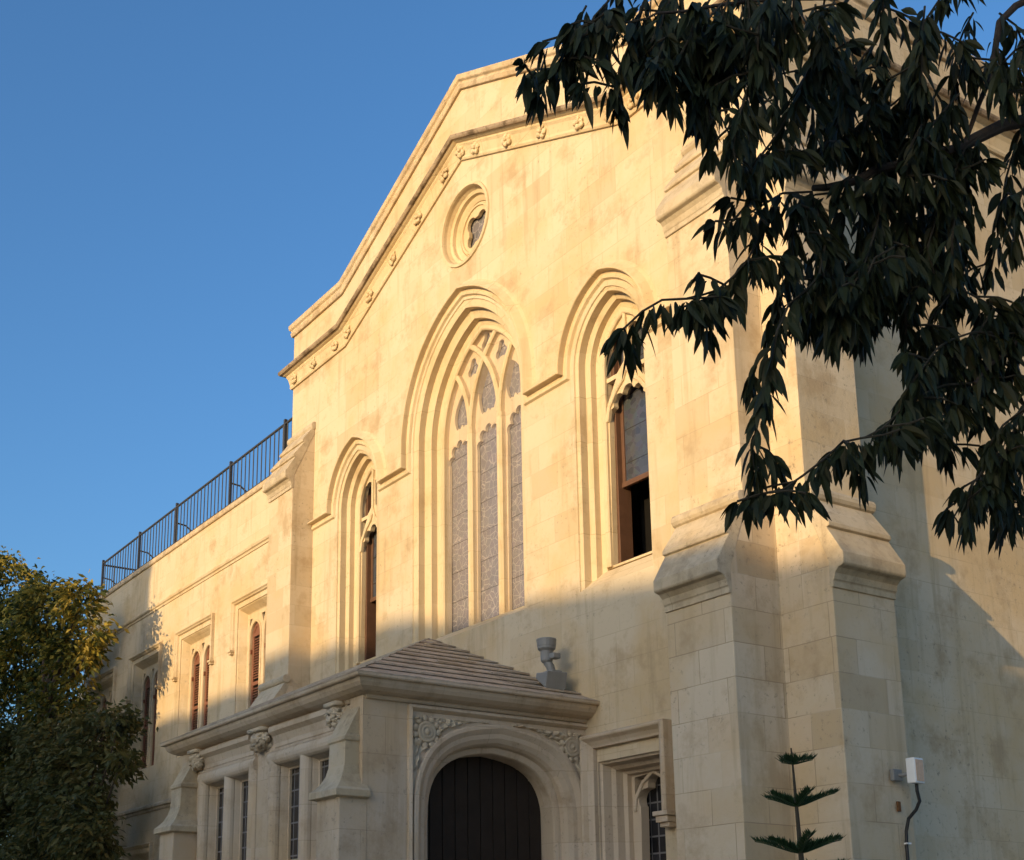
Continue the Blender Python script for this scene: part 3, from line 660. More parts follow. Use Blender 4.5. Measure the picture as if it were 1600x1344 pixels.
def wing_window(c, oz0, oz1, shutters):
    bm = B(); loft(bm, [[FRONT(WY)(u, vv, d) for u, vv in rect(c - OH, c + OH, oz0, oz1, o)] for o, d in ((0, 0), (0, 0.02), (-0.02, 0.03), (-0.12, 0.17), (-0.14, 0.18))])
    loft(bm, [[FRONT(WY)(c - OH, oz0, 0), FRONT(WY)(c + OH, oz0, 0)], [FRONT(WY)(c - OH, oz0 + 0.12, 0.26), FRONT(WY)(c + OH, oz0 + 0.12, 0.26)]])
    w = obj('window', bm, 'wing', wing)
    bm = B(); hz = oz1 + 0.14; dz = oz1 - 0.82
    mitre_strip(bm, [(c - 0.985, dz), (c - 0.985, hz), (c + 0.985, hz), (c + 0.985, dz)], LB2, FRONT(WY))
    for sx in (-1, 1):
        u = c + sx * 1.0; box(bm, u - 0.075, u + 0.075, WY - 0.10, WY, dz - 0.04, dz); box(bm, u - 0.055, u + 0.055, WY - 0.075, WY, dz - 0.085, dz - 0.04)
    obj('label_mould', bm, 'wing', w)
    bm = B(); zsp = oz1 - 0.60; zb = oz0 + 0.1
    hs_ = [arch(c + sx * 0.33, 0.225, zsp, 0.26, zb) for sx in (-1, 1)]
    hs_ += [[(c + sx * 0.62, oz1 - 0.40), (c + sx * 0.62, oz1 - 0.24), (c + sx * 0.50, oz1 - 0.24)][::sx] for sx in (-1, 1)]
    hs_ += [[(c - 0.08, oz1 - 0.22), (c + 0.08, oz1 - 0.22), (c, oz1 - 0.40)]]
    plate(bm, rect(c - 0.69, c + 0.69, zb - 0.02, oz1 - 0.13), hs_, 0.18, 0.22, FRONT(WY))
    for sx in (-1, 1): strip(bm, arch(c + sx * 0.33, 0.235, zsp, 0.27, zb, 0.015), 0.022, 0.155, 0.19, FRONT(WY), ch=0.01)
    obj('tracery', bm, 'wing', w)
    bm = B(); plate(bm, rect(c - 0.69, c + 0.69, zb - 0.02, oz1 - 0.13), [], 0.42, None, FRONT(WY)); obj('dark_opening', bm, 'dark', w)
    if not shutters: return
    for sx in (-1, 1):
        bm = B(); cx = c + sx * 0.33; hw = 0.215; yf = WY + 0.30
        strip(bm, arch(cx, hw - 0.035, zsp, 0.215, zb + 0.02), 0.035, 0.205, 0.245, FRONT(WY), ch=0.006)
        for zr in (zb + 0.06, zb + 0.95, zsp + 0.02): box(bm, cx - hw + 0.05, cx + hw - 0.05, WY + 0.21, WY + 0.24, zr - 0.035, zr + 0.035)
        plate(bm, arch(cx, hw - 0.05, zsp, 0.20, zsp + 0.02)[1:-1], [], 0.22, None, FRONT(WY))
        z = zb + 0.12
        while z < zsp - 0.04:
            if abs(z - zb - 0.95) > 0.06:
                vs = [bm.verts.new(p) for p in ((cx - hw + 0.06, WY + 0.207, z - 0.018), (cx + hw - 0.06, WY + 0.207, z - 0.018), (cx + hw - 0.06, WY + 0.243, z + 0.018), (cx - hw + 0.06, WY + 0.243, z + 0.018))]; bm.faces.new(vs)
                vs2 = [bm.verts.new(vv.co + Vector((0, 0, 0.009))) for vv in vs]; bm.faces.new(vs2); bm.faces.new((vs[0], vs[1], vs2[1], vs2[0]))
            z += 0.052
        box(bm, cx - hw - 0.02, cx - hw + 0.03, WY + 0.165, WY + 0.205, zsp - 0.35, zsp - 0.27)
        obj('louvred_shutter', bm, 'louvre', w)
for c in WC: wing_window(c, OZ0, OZ1, True)
for c in lowc: wing_window(c, 1.6, 3.85, False)

# railing round the roof terrace
rail = thing('roof_railing', 'thin black iron railing along the roof edge of the side building', 'railing', (-12, 0.3, 10.69))
RY = 0.22; ZT = 11.66; ZB = 10.80; zr = 10.692
bm = B()
tube(bm, [(-17.36, RY, ZT), (-5.9, RY, ZT)], 0.026, 8); tube(bm, [(-17.36, RY, ZB), (-5.9, RY, ZB)], 0.016, 6)
tube(bm, [(-17.36, RY, ZT - 0.04), (-17.36, 6.0, ZT - 0.04)], 0.026, 8); tube(bm, [(-17.36, RY, ZB), (-17.36, 6.0, ZB)], 0.016, 6)
obj('handrail', bm, 'iron', rail)
posts = [-17.36, -14.6, -12.15, -9.1, -6.5]
for px in posts:
    bm = B(); box(bm, px - 0.028, px + 0.028, RY - 0.028, RY + 0.028, zr, ZT + 0.09); obj('post', bm, 'iron', rail)
    bm = B(); tube(bm, [(px, RY + 0.02, zr + 0.58), (px + 0.02, RY + 0.22, zr + 0.55), (px + 0.03, RY + 0.42, zr + 0.40), (px + 0.03, RY + 0.52, zr + 0.15), (px + 0.03, RY + 0.58, zr - 0.27)], 0.02, 6); obj('brace', bm, 'iron', rail)
x = -17.36 + 0.19; bars = []
while x < -5.9:
    if min(abs(x - p) for p in posts) > 0.06: bars.append((x, RY))
    x += 0.196
yy = RY + 0.3
while yy < 6: bars.append((-17.36, yy)); yy += 0.30
for bx_, by_ in bars:
    bm = B(); tube(bm, [(bx_, by_, zr + 0.06), (bx_, by_, ZT - 0.01)], 0.0125, 5); obj('baluster', bm, 'iron', rail)

# ============================================================ LAMPS AND CABLE
def Rz(a): return Matrix.Rotation(a, 3, 'Z')
fl = thing('floodlight', 'grey bell-shaped floodlight pointing upward on a stalk above the porch roof', 'floodlight', (2.35, -0.32, 5.06), 'floodlights fixed to the church')
bm = B()
rings = [[(2.36 + r * math.cos(2 * math.pi * k / 18), -0.34 + r * math.sin(2 * math.pi * k / 18), z) for k in range(18)] for r, z in ((0.001, 5.15), (0.055, 5.155), (0.075, 5.18), (0.078, 5.26), (0.082, 5.30), (0.112, 5.33), (0.114, 5.36), (0.118, 5.365), (0.122, 5.43), (0.126, 5.435), (0.126, 5.455), (0.112, 5.46), (0.11, 5.44), (0.001, 5.435))]
loft(bm, rings, closed=True); obj('lamp_head', bm, 'grey', fl, smooth=False)
bm = B(); tube(bm, [(2.36, -0.34, 5.17), (2.385, -0.31, 5.11), (2.39, -0.29, 5.03)], 0.055, 10); box(bm, 2.42, 2.53, -0.36, -0.25, 5.19, 5.26); obj('stalk', bm, 'grey', fl, bevel=0.01)
bm = B(); box(bm, 2.31, 2.49, -0.37, -0.20, 5.0, 5.05); obj('base_plate', bm, 'grey', fl, bevel=0.01)
f2 = thing('floodlight', 'grey box floodlight lying on the porch roof against the wall, aimed to the right', 'floodlight', (2.5, -0.3, 4.80), 'floodlights fixed to the church')
bm = B()
prof = [(-0.20, -0.02), (0.0, -0.085), (0.06, -0.10), (0.06, 0.10), (0.0, 0.085), (-0.20, 0.05)]
A_ = Vector((2.45, -0.32, 4.93)); fx = Vector((0.93, -0.1, -0.30)).normalized(); fy = Vector((0.15, 0.98, 0)).normalized(); fz = fx.cross(fy)
va = [bm.verts.new(A_ + fx * p + fz * z - fy * 0.13) for p, z in prof]; vb = [bm.verts.new(A_ + fx * p + fz * z + fy * 0.13) for p, z in prof]
n = len(prof)
for i in range(n): face(bm, (va[i], va[(i + 1) % n], vb[(i + 1) % n], vb[i]))
face(bm, va); face(bm, vb); obj('lamp_body', bm, 'grey', f2, bevel=0.012)
bm = B(); vs = [bm.verts.new(A_ + fx * 0.085 + fz * z + fy * y) for z, y in ((-0.11, -0.14), (-0.11, 0.14), (0.11, 0.14), (0.11, -0.14))]; r = bmesh.ops.extrude_face_region(bm, geom=[bm.faces.new(vs)])
for e in r['geom']:
    if isinstance(e, bmesh.types.BMVert): e.co -= fx * 0.03
obj('lens_frame', bm, 'grey', f2, bevel=0.008)
bm = B(); tube(bm, [(2.40, -0.28, 5.0), (2.42, -0.30, 4.93), (2.5, -0.2, 4.80)], 0.03, 8); obj('bracket', bm, 'grey', f2)

f3 = thing('floodlight', 'small white square floodlight with an amber panel on the side buttress, black cable below', 'floodlight', (6.57, 0.72, 3.34), 'floodlights fixed to the church')
bm = B(); box(bm, 6.56, 6.61, 0.62, 0.75, 3.285, 3.40); obj('junction_box', bm, 'grey', f3, bevel=0.008)
bm = B(); tube(bm, [(6.60, 0.70, 3.345), (6.66, 0.70, 3.335), (6.70, 0.72, 3.35), (6.75, 0.75, 3.37)], 0.018, 8); obj('bracket_arm', bm, 'grey', f3)
c0 = Vector((6.755, 0.755, 3.37)); fx = Vector((1.0, 0.06, 0.0)).normalized(); fy = Vector((-fx.y, fx.x, 0)); U = Vector((0, 0, 1))
def obox(bm, c, a, b, cc, ax, ay, az):
    v = [bm.verts.new(c + a * i * ax + b * j * ay + cc * k * az) for i in (-1, 1) for j in (-1, 1) for k in (-1, 1)]
    for f in ((0, 1, 3, 2), (4, 6, 7, 5), (0, 4, 5, 1), (2, 3, 7, 6), (0, 2, 6, 4), (1, 5, 7, 3)): bm.faces.new([v[i] for i in f])
bm = B(); obox(bm, c0, fx, fy, U, 0.05, 0.075, 0.125); obj('lamp_body', bm, 'white', f3, bevel=0.012)
bm = B(); obox(bm, c0 + fx * 0.048, fx, fy, U, 0.006, 0.058, 0.105); obj('lamp_panel', bm, 'amber', f3)
bm = B(); pts = [(6.755, 0.76, 3.25), (6.75, 0.765, 3.18), (6.75, 0.79, 3.08), (6.70, 0.79, 3.0), (6.62, 0.77, 2.92), (6.585, 0.765, 2.8), (6.575, 0.765, 2.66), (6.572, 0.77, 2.3), (6.572, 0.76, 1.2), (6.572, 0.77, 0.02)]
tube(bm, pts, 0.017, 8)
cab = tag(obj('cable', bm, 'cable'), 'black cable hanging from the white floodlight down the side buttress', 'cable')
bm = B(); box(bm, 6.562, 6.61, 0.745, 0.795, 2.675, 2.69); obj('cable_clip', bm, 'white', cab)
bm = B(); box(bm, 6.555, 6.575, 0.685, 0.735, 2.99, 3.09); tag(obj('wall_plate', bm, 'rust', bevel=0.006), 'small rusty brown plate on the buttress below the white floodlight', 'plate')

# ============================================================ TREES
def leaf_card(bm, p, d, up, L, Wd, bend=0.25, seg=4):
    """pointed blade folded on its midrib, curving down"""
    d = d.normalized(); sd = d.cross(up)
    sd = sd.normalized() if sd.length > 1e-4 else d.orthogonal().normalized()
    nrm = sd.cross(d); prev = None; q = Vector(p)
    for i in range(seg + 1):
        t = i / seg; w = Wd * (math.sin(math.pi * min(1, t * 1.0) ** 0.85) ** 0.9 if 0 < t < 1 else 0.0)
        c = q + d * (L * t) + Vector((0, 0, -1)) * (bend * L * t * t) - nrm * 0.0
        row = [bm.verts.new(c)] if w < 1e-4 else [bm.verts.new(c + sd * w + nrm * w * 0.35), bm.verts.new(c), bm.verts.new(c - sd * w + nrm * w * 0.35)]
        if prev:
            if len(prev) == 1: face(bm, (prev[0], row[0], row[1])); face(bm, (prev[0], row[1], row[2]))
            elif len(row) == 1: face(bm, (prev[0], row[0], prev[1])); face(bm, (prev[1], row[0], prev[2]))
            else: face(bm, (prev[0], row[0], row[1], prev[1])); face(bm, (prev[1], row[1], row[2], prev[2]))
        prev = row
def resample(pts, step):
    out = [Vector(pts[0])]; acc = 0
    for a, b in zip(pts, pts[1:]):
        a, b = Vector(a), Vector(b); l = (b - a).length; t = step - acc
        while t < l: out.append(a + (b - a) * (t / l)); t += step
        acc = (acc + l) % step
    return out
LIMBS = [
 [(12.24, -3.48, 1.59), (12.51, -3.96, 3.16), (12.68, -4.6, 4.32), (12.66, -5.2, 4.68), (12.52, -5.81, 4.66), (12.41, -6.1, 4.48), (12.32, -6.39, 4.36), (12.23, -6.67, 4.22)],
 [(12.68, -4.6, 4.32), (12.76, -5.05, 5.16), (12.74, -5.55, 5.31), (12.55, -5.94, 5.04), (12.53, -6.02, 4.72), (12.42, -6.08, 4.47)],
 [(12.74, -5.55, 5.31), (12.61, -6.24, 5.06), (12.44, -6.78, 4.81), (12.32, -7.15, 4.72), (12.24, -7.42, 4.6)],
 [(12.66, -5.2, 4.68), (12.48, -5.44, 4.16), (12.41, -5.8, 3.83), (12.34, -6.02, 3.61)],
]
TWIGS = [
 [(12.24, -7.42, 4.6), (12.17, -7.52, 4.58), (12.1, -7.61, 4.54), (12.04, -7.66, 4.44), (12, -7.69, 4.36)],
 [(12.22, -7.43, 4.58), (12.17, -7.47, 4.48), (12.14, -7.48, 4.39), (12.14, -7.46, 4.33)],
 [(12.16, -7.53, 4.58), (12.13, -7.59, 4.6), (12.11, -7.63, 4.58)],
 [(12.32, -7.15, 4.72), (12.3, -7.29, 4.54), (12.31, -7.39, 4.37), (12.3, -7.38, 4.29)],
 [(12.32, -7.15, 4.72), (12.28, -7.14, 4.57), (12.29, -7.22, 4.36), (12.28, -7.2, 4.27)],
 [(12.21, -7.31, 4.69), (12.17, -7.33, 4.61), (12.2, -7.41, 4.47)],
 [(12.4, -7.02, 4.73), (12.41, -7.08, 4.48), (12.41, -7.18, 4.27), (12.37, -7.2, 4.16), (12.36, -7.18, 4.09)],
 [(12.44, -6.78, 4.81), (12.38, -6.79, 4.61), (12.38, -6.9, 4.4), (12.33, -6.94, 4.29), (12.32, -7.07, 4.12)],
 [(12.36, -6.69, 4.75), (12.37, -6.62, 4.61), (12.33, -6.62, 4.46), (12.27, -6.66, 4.35)],
 [(12.51, -6.55, 4.96), (12.47, -6.52, 4.75), (12.36, -6.44, 4.64), (12.37, -6.54, 4.44)],
 [(12.61, -6.24, 5.06), (12.49, -6.33, 4.86), (12.45, -6.33, 4.7), (12.43, -6.3, 4.57)],
 [(12.23, -6.67, 4.22), (12.23, -6.83, 4.16), (12.18, -6.89, 4.11), (12.2, -7.02, 4.01), (12.16, -7.08, 4.01)],
 [(12.23, -6.83, 4.16), (12.17, -6.87, 4.03), (12.19, -6.97, 3.88), (12.13, -7.03, 3.79), (12.13, -7.18, 3.71), (12.07, -7.29, 3.7), (12.01, -7.34, 3.63), (11.98, -7.38, 3.59)],
 [(12.16, -6.99, 3.81), (12.1, -7.06, 3.76), (12.12, -7.2, 3.68)],
 [(12.23, -6.67, 4.22), (12.28, -6.68, 3.99), (12.3, -6.76, 3.81), (12.24, -6.83, 3.75), (12.26, -6.93, 3.6), (12.23, -6.93, 3.5), (12.18, -6.94, 3.35), (12.14, -6.95, 3.23), (12.13, -6.93, 3.16)],
 [(12.28, -6.68, 3.99), (12.29, -6.61, 3.89), (12.31, -6.71, 3.73)],
 [(12.32, -6.39, 4.36), (12.33, -6.46, 4.11), (12.33, -6.56, 3.91), (12.26, -6.64, 3.82), (12.2, -6.71, 3.76)],
 [(12.32, -6.39, 4.36), (12.33, -6.29, 4.19), (12.28, -6.31, 4.03), (12.24, -6.34, 3.96)],
 [(12.23, -6.67, 4.22), (12.23, -6.78, 4.06), (12.21, -6.77, 3.95)],
 [(12.41, -6.1, 4.48), (12.4, -6.2, 4.23), (12.4, -6.3, 4.02), (12.4, -6.27, 3.94)],
 [(12.32, -6.39, 4.36), (12.3, -6.55, 4.22), (12.26, -6.58, 4.11)],
 [(12.41, -6.1, 4.48), (12.41, -6.01, 4.29), (12.35, -6.03, 4.11), (12.29, -6.05, 3.97), (12.26, -6.06, 3.86)],
 [(12.52, -5.81, 4.66), (12.44, -5.84, 4.44), (12.39, -5.84, 4.25), (12.34, -5.84, 4.11)],
 [(12.41, -5.8, 3.83), (12.36, -5.93, 3.95), (12.32, -6.02, 3.99)],
 [(12.34, -6.02, 3.61), (12.33, -6.2, 3.56), (12.32, -6.37, 3.46), (12.3, -6.53, 3.31), (12.24, -6.62, 3.29), (12.25, -6.76, 3.18), (12.17, -6.84, 3.1), (12.12, -6.92, 3.08), (12.08, -6.97, 3.06)],
 [(12.41, -5.8, 3.83), (12.37, -6.04, 3.79), (12.36, -6.22, 3.7), (12.35, -6.36, 3.54), (12.31, -6.39, 3.48)],
 [(12.37, -6.04, 3.79), (12.32, -6.06, 3.65), (12.29, -6.07, 3.54)],
 [(12.48, -5.44, 4.16), (12.44, -5.71, 3.74), (12.41, -5.85, 3.52), (12.41, -5.97, 3.35), (12.37, -6, 3.24), (12.36, -5.98, 3.17)],
 [(12.44, -5.71, 3.74), (12.34, -5.73, 3.42), (12.29, -5.75, 3.28), (12.26, -5.76, 3.19)],
 [(12.41, -5.85, 3.52), (12.41, -6.01, 3.41), (12.38, -6.03, 3.35)],
 [(12.48, -5.44, 4.16), (12.42, -5.69, 4.04), (12.39, -5.86, 3.88), (12.32, -5.91, 3.74)],
 [(12.53, -6.02, 4.72), (12.6, -5.94, 4.81), (12.59, -5.9, 4.68)],
 [(12.55, -5.94, 5.04), (12.57, -5.87, 5), (12.57, -5.84, 4.93)],
 [(12.24, -6.62, 3.29), (12.26, -6.57, 3.25), (12.25, -6.55, 3.19)],
 [(12.34, -6.9, 4.68), (12.33, -7.08, 4.61), (12.27, -7.16, 4.59)],
 [(12.41, -6.1, 4.48), (12.33, -6.24, 4.53), (12.3, -6.46, 4.45), (12.24, -6.56, 4.46)],
 [(12.49, -6.33, 4.86), (12.56, -6.21, 4.81), (12.56, -6.16, 4.7)],
 [(11.86, -6.37, 4.25), (11.86, -6.35, 4.19), (11.88, -6.37, 4.09), (11.86, -6.35, 3.98)],
 [(12.14, -5.98, 4.47), (12.15, -5.96, 4.45), (12.16, -5.96, 4.28), (12.13, -5.95, 4.17)],
 [(12.36, -6.4, 4.87), (12.31, -6.44, 4.8), (12.29, -6.52, 4.66), (12.27, -6.52, 4.58)],
 [(12.38, -6.24, 4.8), (12.36, -6.25, 4.76), (12.35, -6.29, 4.58), (12.33, -6.29, 4.54)],
 [(12.23, -6.39, 4.93), (12.2, -6.42, 4.89), (12.18, -6.48, 4.73), (12.16, -6.48, 4.66)],
 [(12.41, -6.49, 3.97), (12.37, -6.54, 3.94), (12.35, -6.61, 3.79), (12.32, -6.61, 3.7)],
 [(12.08, -6.3, 4.15), (12.08, -6.29, 4.11), (12.09, -6.3, 3.99), (12.07, -6.29, 3.87)],
 [(11.87, -6.44, 4.91), (11.85, -6.47, 4.88), (11.84, -6.53, 4.75), (11.81, -6.52, 4.64)],
 [(12.55, -6.24, 4.58), (12.51, -6.28, 4.52), (12.49, -6.36, 4.42), (12.47, -6.36, 4.34)],
 [(12.36, -6.54, 4.98), (12.32, -6.57, 4.92), (12.31, -6.63, 4.78), (12.29, -6.63, 4.7)],
 [(12.19, -6.95, 4.67), (12.16, -6.98, 4.63), (12.14, -7.04, 4.47), (12.12, -7.04, 4.43)],
 [(12.26, -6.29, 4.01), (12.26, -6.26, 3.96), (12.27, -6.27, 3.82), (12.25, -6.26, 3.72)],
 [(11.83, -6.24, 4.31), (11.78, -6.29, 4.24), (11.76, -6.37, 4.09), (11.73, -6.37, 4)],
 [(12.6, -6.46, 4.81), (12.59, -6.46, 4.77), (12.59, -6.49, 4.62), (12.57, -6.48, 4.51)],
 [(12.03, -6.44, 5.31), (11.97, -6.49, 5.24), (11.95, -6.58, 5.14), (11.91, -6.57, 4.97)],
 [(12.14, -6.24, 4.22), (12.11, -6.29, 4.18), (12.08, -6.36, 4.03), (12.06, -6.36, 3.94)],
 [(12.53, -6.07, 5), (12.5, -6.09, 4.94), (12.5, -6.15, 4.83), (12.47, -6.14, 4.74)],
 [(12.36, -6.55, 3.91), (12.32, -6.59, 3.86), (12.3, -6.66, 3.72), (12.28, -6.66, 3.65)],
 [(12.29, -6.35, 4.74), (12.29, -6.32, 4.68), (12.31, -6.34, 4.59), (12.29, -6.32, 4.47)],
 [(12.21, -6.18, 4.67), (12.19, -6.19, 4.64), (12.19, -6.24, 4.51), (12.15, -6.22, 4.35)],
 [(12.3, -7.33, 4.62), (12.23, -7.37, 4.48), (12.2, -7.39, 4.4)],
 [(12.33, -7.28, 4.64), (12.27, -7.29, 4.46), (12.27, -7.25, 4.34)],
 [(12.35, -7.09, 4.69), (12.27, -7.11, 4.48), (12.2, -7.17, 4.36)],
 [(12.33, -6.02, 4.02), (12.28, -6.2, 3.79), (12.24, -6.2, 3.65)],
 [(12.35, -5.87, 3.74), (12.29, -6.05, 3.52), (12.22, -6.14, 3.47)],
 [(12.31, -6.11, 3.7), (12.26, -6.26, 3.45), (12.21, -6.31, 3.35)],
 [(12.39, -5.73, 4.04), (12.33, -5.74, 3.83), (12.25, -5.81, 3.69)],
 [(12.27, -6.48, 3.94), (12.23, -6.5, 3.85), (12.17, -6.57, 3.78)],
 [(12.3, -6.27, 4.01), (12.24, -6.34, 3.94), (12.22, -6.48, 3.78)],
 [(12.33, -5.91, 4.48), (12.29, -5.94, 4.44), (12.28, -6.01, 4.36), (12.25, -6, 4.25)],
 [(12.24, -5.96, 4.36), (12.23, -5.95, 4.32), (12.23, -5.98, 4.2), (12.21, -5.97, 4.11)],
 [(12.48, -6.34, 4.45), (12.48, -6.32, 4.41), (12.51, -6.32, 4.33), (12.48, -6.3, 4.2)],
 [(12.35, -6.25, 4.33), (12.33, -6.26, 4.28), (12.33, -6.29, 4.16), (12.32, -6.29, 4.12)],
 [(12.24, -6.13, 4.21), (12.21, -6.17, 4.16), (12.18, -6.23, 4.03), (12.16, -6.23, 3.94)],
 [(12.48, -6.37, 4.45), (12.46, -6.39, 4.41), (12.45, -6.43, 4.3), (12.44, -6.43, 4.24)],
 [(12.66, -6.17, 4.76), (12.66, -6.15, 4.72), (12.67, -6.16, 4.62), (12.66, -6.15, 4.53)],
 [(12.49, -6.04, 4.52), (12.45, -6.09, 4.47), (12.43, -6.15, 4.35), (12.4, -6.15, 4.25)],
 [(12.56, -5.9, 4.35), (12.54, -5.91, 4.31), (12.53, -5.96, 4.19), (12.51, -5.95, 4.11)],
 [(12.43, -6.26, 4.71), (12.41, -6.27, 4.66), (12.41, -6.29, 4.53), (12.39, -6.29, 4.47)],
 [(12.28, -6.2, 4.25), (12.27, -6.2, 4.21), (12.27, -6.23, 4.12), (12.25, -6.22, 4.02)],
 [(12.5, -6.25, 4.17), (12.49, -6.25, 4.12), (12.5, -6.29, 4.04), (12.47, -6.27, 3.93)],
 [(12.41, -6.3, 4.66), (12.4, -6.29, 4.62), (12.41, -6.31, 4.53), (12.39, -6.3, 4.43)],
 [(12.4, -6.16, 4.72), (12.41, -6.13, 4.67), (12.43, -6.12, 4.56), (12.41, -6.1, 4.44)],
 [(12.33, -6.17, 4.14), (12.3, -6.2, 4.1), (12.28, -6.25, 3.98), (12.25, -6.25, 3.88)],
 [(12.24, -6.08, 4.86), (12.22, -6.1, 4.82), (12.21, -6.14, 4.72), (12.19, -6.14, 4.65)],
 [(12.1, -5.91, 4.65), (12.11, -5.87, 4.6), (12.14, -5.86, 4.48), (12.13, -5.85, 4.43)],
 [(11.97, -6.17, 4.3), (11.96, -6.17, 4.25), (11.97, -6.19, 4.16), (11.95, -6.17, 4.05)],
 [(12.25, -6.44, 4.16), (12.26, -6.41, 4.11), (12.27, -6.4, 3.99), (12.27, -6.39, 3.95)],
 [(12.19, -6.47, 4.06), (12.2, -6.44, 4.02), (12.22, -6.44, 3.91), (12.2, -6.42, 3.82)],
 [(12.31, -6.39, 4.34), (12.29, -6.41, 4.3), (12.27, -6.46, 4.18), (12.25, -6.45, 4.1)],
 [(12.1, -6.44, 4.11), (12.08, -6.46, 4.06), (12.06, -6.51, 3.96), (12.04, -6.51, 3.84)],
 [(12, -6.07, 4.41), (12, -6.03, 4.36), (12.02, -6.02, 4.23), (12.01, -6.01, 4.16)],
 [(12, -6.44, 4.84), (11.98, -6.44, 4.8), (11.99, -6.46, 4.69), (11.97, -6.45, 4.6)],
 [(12.36, -6.79, 4.58), (12.35, -6.78, 4.54), (12.36, -6.79, 4.41), (12.35, -6.78, 4.34)],
 [(12.16, -6.48, 4.73), (12.15, -6.46, 4.68), (12.17, -6.47, 4.58), (12.16, -6.45, 4.51)],
 [(11.93, -6.46, 5.08), (11.92, -6.45, 5.03), (11.93, -6.46, 4.91), (11.91, -6.45, 4.81)],
 [(12.16, -5.69, 3.51), (12.14, -5.7, 3.46), (12.14, -5.75, 3.37), (12.11, -5.74, 3.28)],
 [(12.39, -6, 3.33), (12.36, -6.03, 3.28), (12.34, -6.1, 3.2), (12.31, -6.1, 3.09)],
 [(12.11, -5.46, 3.54), (12.09, -5.48, 3.49), (12.08, -5.53, 3.41), (12.06, -5.52, 3.3)],
 [(12.2, -5.88, 3.95), (12.17, -5.89, 3.9), (12.17, -5.94, 3.81), (12.14, -5.93, 3.72)],
 [(12.4, -5.94, 3.9), (12.37, -5.96, 3.85), (12.37, -6.02, 3.77), (12.34, -6.01, 3.67)],
 [(12.18, -6, 3.65), (12.17, -5.99, 3.61), (12.19, -6, 3.52), (12.17, -5.99, 3.42)],
 [(12.08, -7.54, 4.71), (12.06, -7.56, 4.67), (12.06, -7.58, 4.59), (12.04, -7.58, 4.5)],
 [(12.15, -7.5, 4.7), (12.12, -7.53, 4.66), (12.12, -7.57, 4.59), (12.1, -7.57, 4.52)],
 [(12.13, -7.42, 4.82), (12.1, -7.45, 4.77), (12.09, -7.49, 4.69), (12.08, -7.49, 4.65)],
 [(12.13, -7.34, 4.76), (12.12, -7.34, 4.71), (12.12, -7.37, 4.64), (12.11, -7.36, 4.57)],
 [(12.15, -7.3, 4.85), (12.13, -7.32, 4.8), (12.12, -7.35, 4.72), (12.1, -7.35, 4.63)],
 [(12.25, -7.35, 4.65), (12.23, -7.35, 4.6), (12.23, -7.38, 4.52), (12.22, -7.37, 4.46)],
 [(12.22, -7.24, 4.84), (12.2, -7.26, 4.79), (12.18, -7.3, 4.69), (12.17, -7.3, 4.66)],
 [(12.27, -7.17, 4.71), (12.26, -7.17, 4.67), (12.26, -7.18, 4.57), (12.24, -7.18, 4.51)],
 [(12.27, -7.15, 4.78), (12.25, -7.17, 4.73), (12.23, -7.21, 4.62), (12.21, -7.21, 4.56)],
 [(12.38, -7.17, 4.71), (12.36, -7.18, 4.67), (12.34, -7.21, 4.55), (12.34, -7.21, 4.52)],
 [(12.36, -7.08, 4.8), (12.36, -7.07, 4.76), (12.36, -7.07, 4.66), (12.35, -7.06, 4.6)],
 [(12.47, -7.11, 4.62), (12.45, -7.12, 4.58), (12.45, -7.14, 4.48), (12.44, -7.13, 4.42)],
 [(12.48, -7.06, 4.71), (12.48, -7.05, 4.67), (12.48, -7.06, 4.58), (12.47, -7.05, 4.51)],
 [(12.56, -7.07, 4.66), (12.55, -7.07, 4.61), (12.55, -7.08, 4.51), (12.55, -7.07, 4.48)],
 [(12.44, -6.83, 4.77), (12.43, -6.82, 4.73), (12.44, -6.83, 4.64), (12.43, -6.81, 4.55)],
 [(12.48, -6.78, 4.78), (12.46, -6.79, 4.73), (12.45, -6.82, 4.64), (12.44, -6.82, 4.59)],
]

ft = thing('shade_tree', 'dark tree at the right edge with long drooping leaves before the church', 'tree', (12.24, -3.48, 0))
bm = B(); RL = {0: 0.11, 1: 0.05, 2: 0.04, 3: 0.03}
tube(bm, [(12.2, -3.4, 0), (12.22, -3.46, 0.8)] + LIMBS[0][:3], [0.17, 0.15, 0.14, 0.12, 0.10], 10)
obj('trunk', bm, 'bark', ft)
for i, l in enumerate(LIMBS):
    bm = B(); pts = l[2:] if i == 0 else l; n = len(pts); r0 = (0.045, 0.03, 0.016, 0.03)[i]
    sm = resample(pts, 0.12) + [Vector(pts[-1])]; rl = random.Random(i)
    sm = [p + Vector((rl.uniform(-1, 1), rl.uniform(-1, 1), rl.uniform(-1, 1))) * 0.012 for p in sm]
    tube(bm, sm, [r0 * (1 - 0.75 * k / (len(sm) - 1)) for k in range(len(sm))], 8); obj('limb', bm, 'bark', ft)
rl = random.Random(11); bt = B(); bl = B()
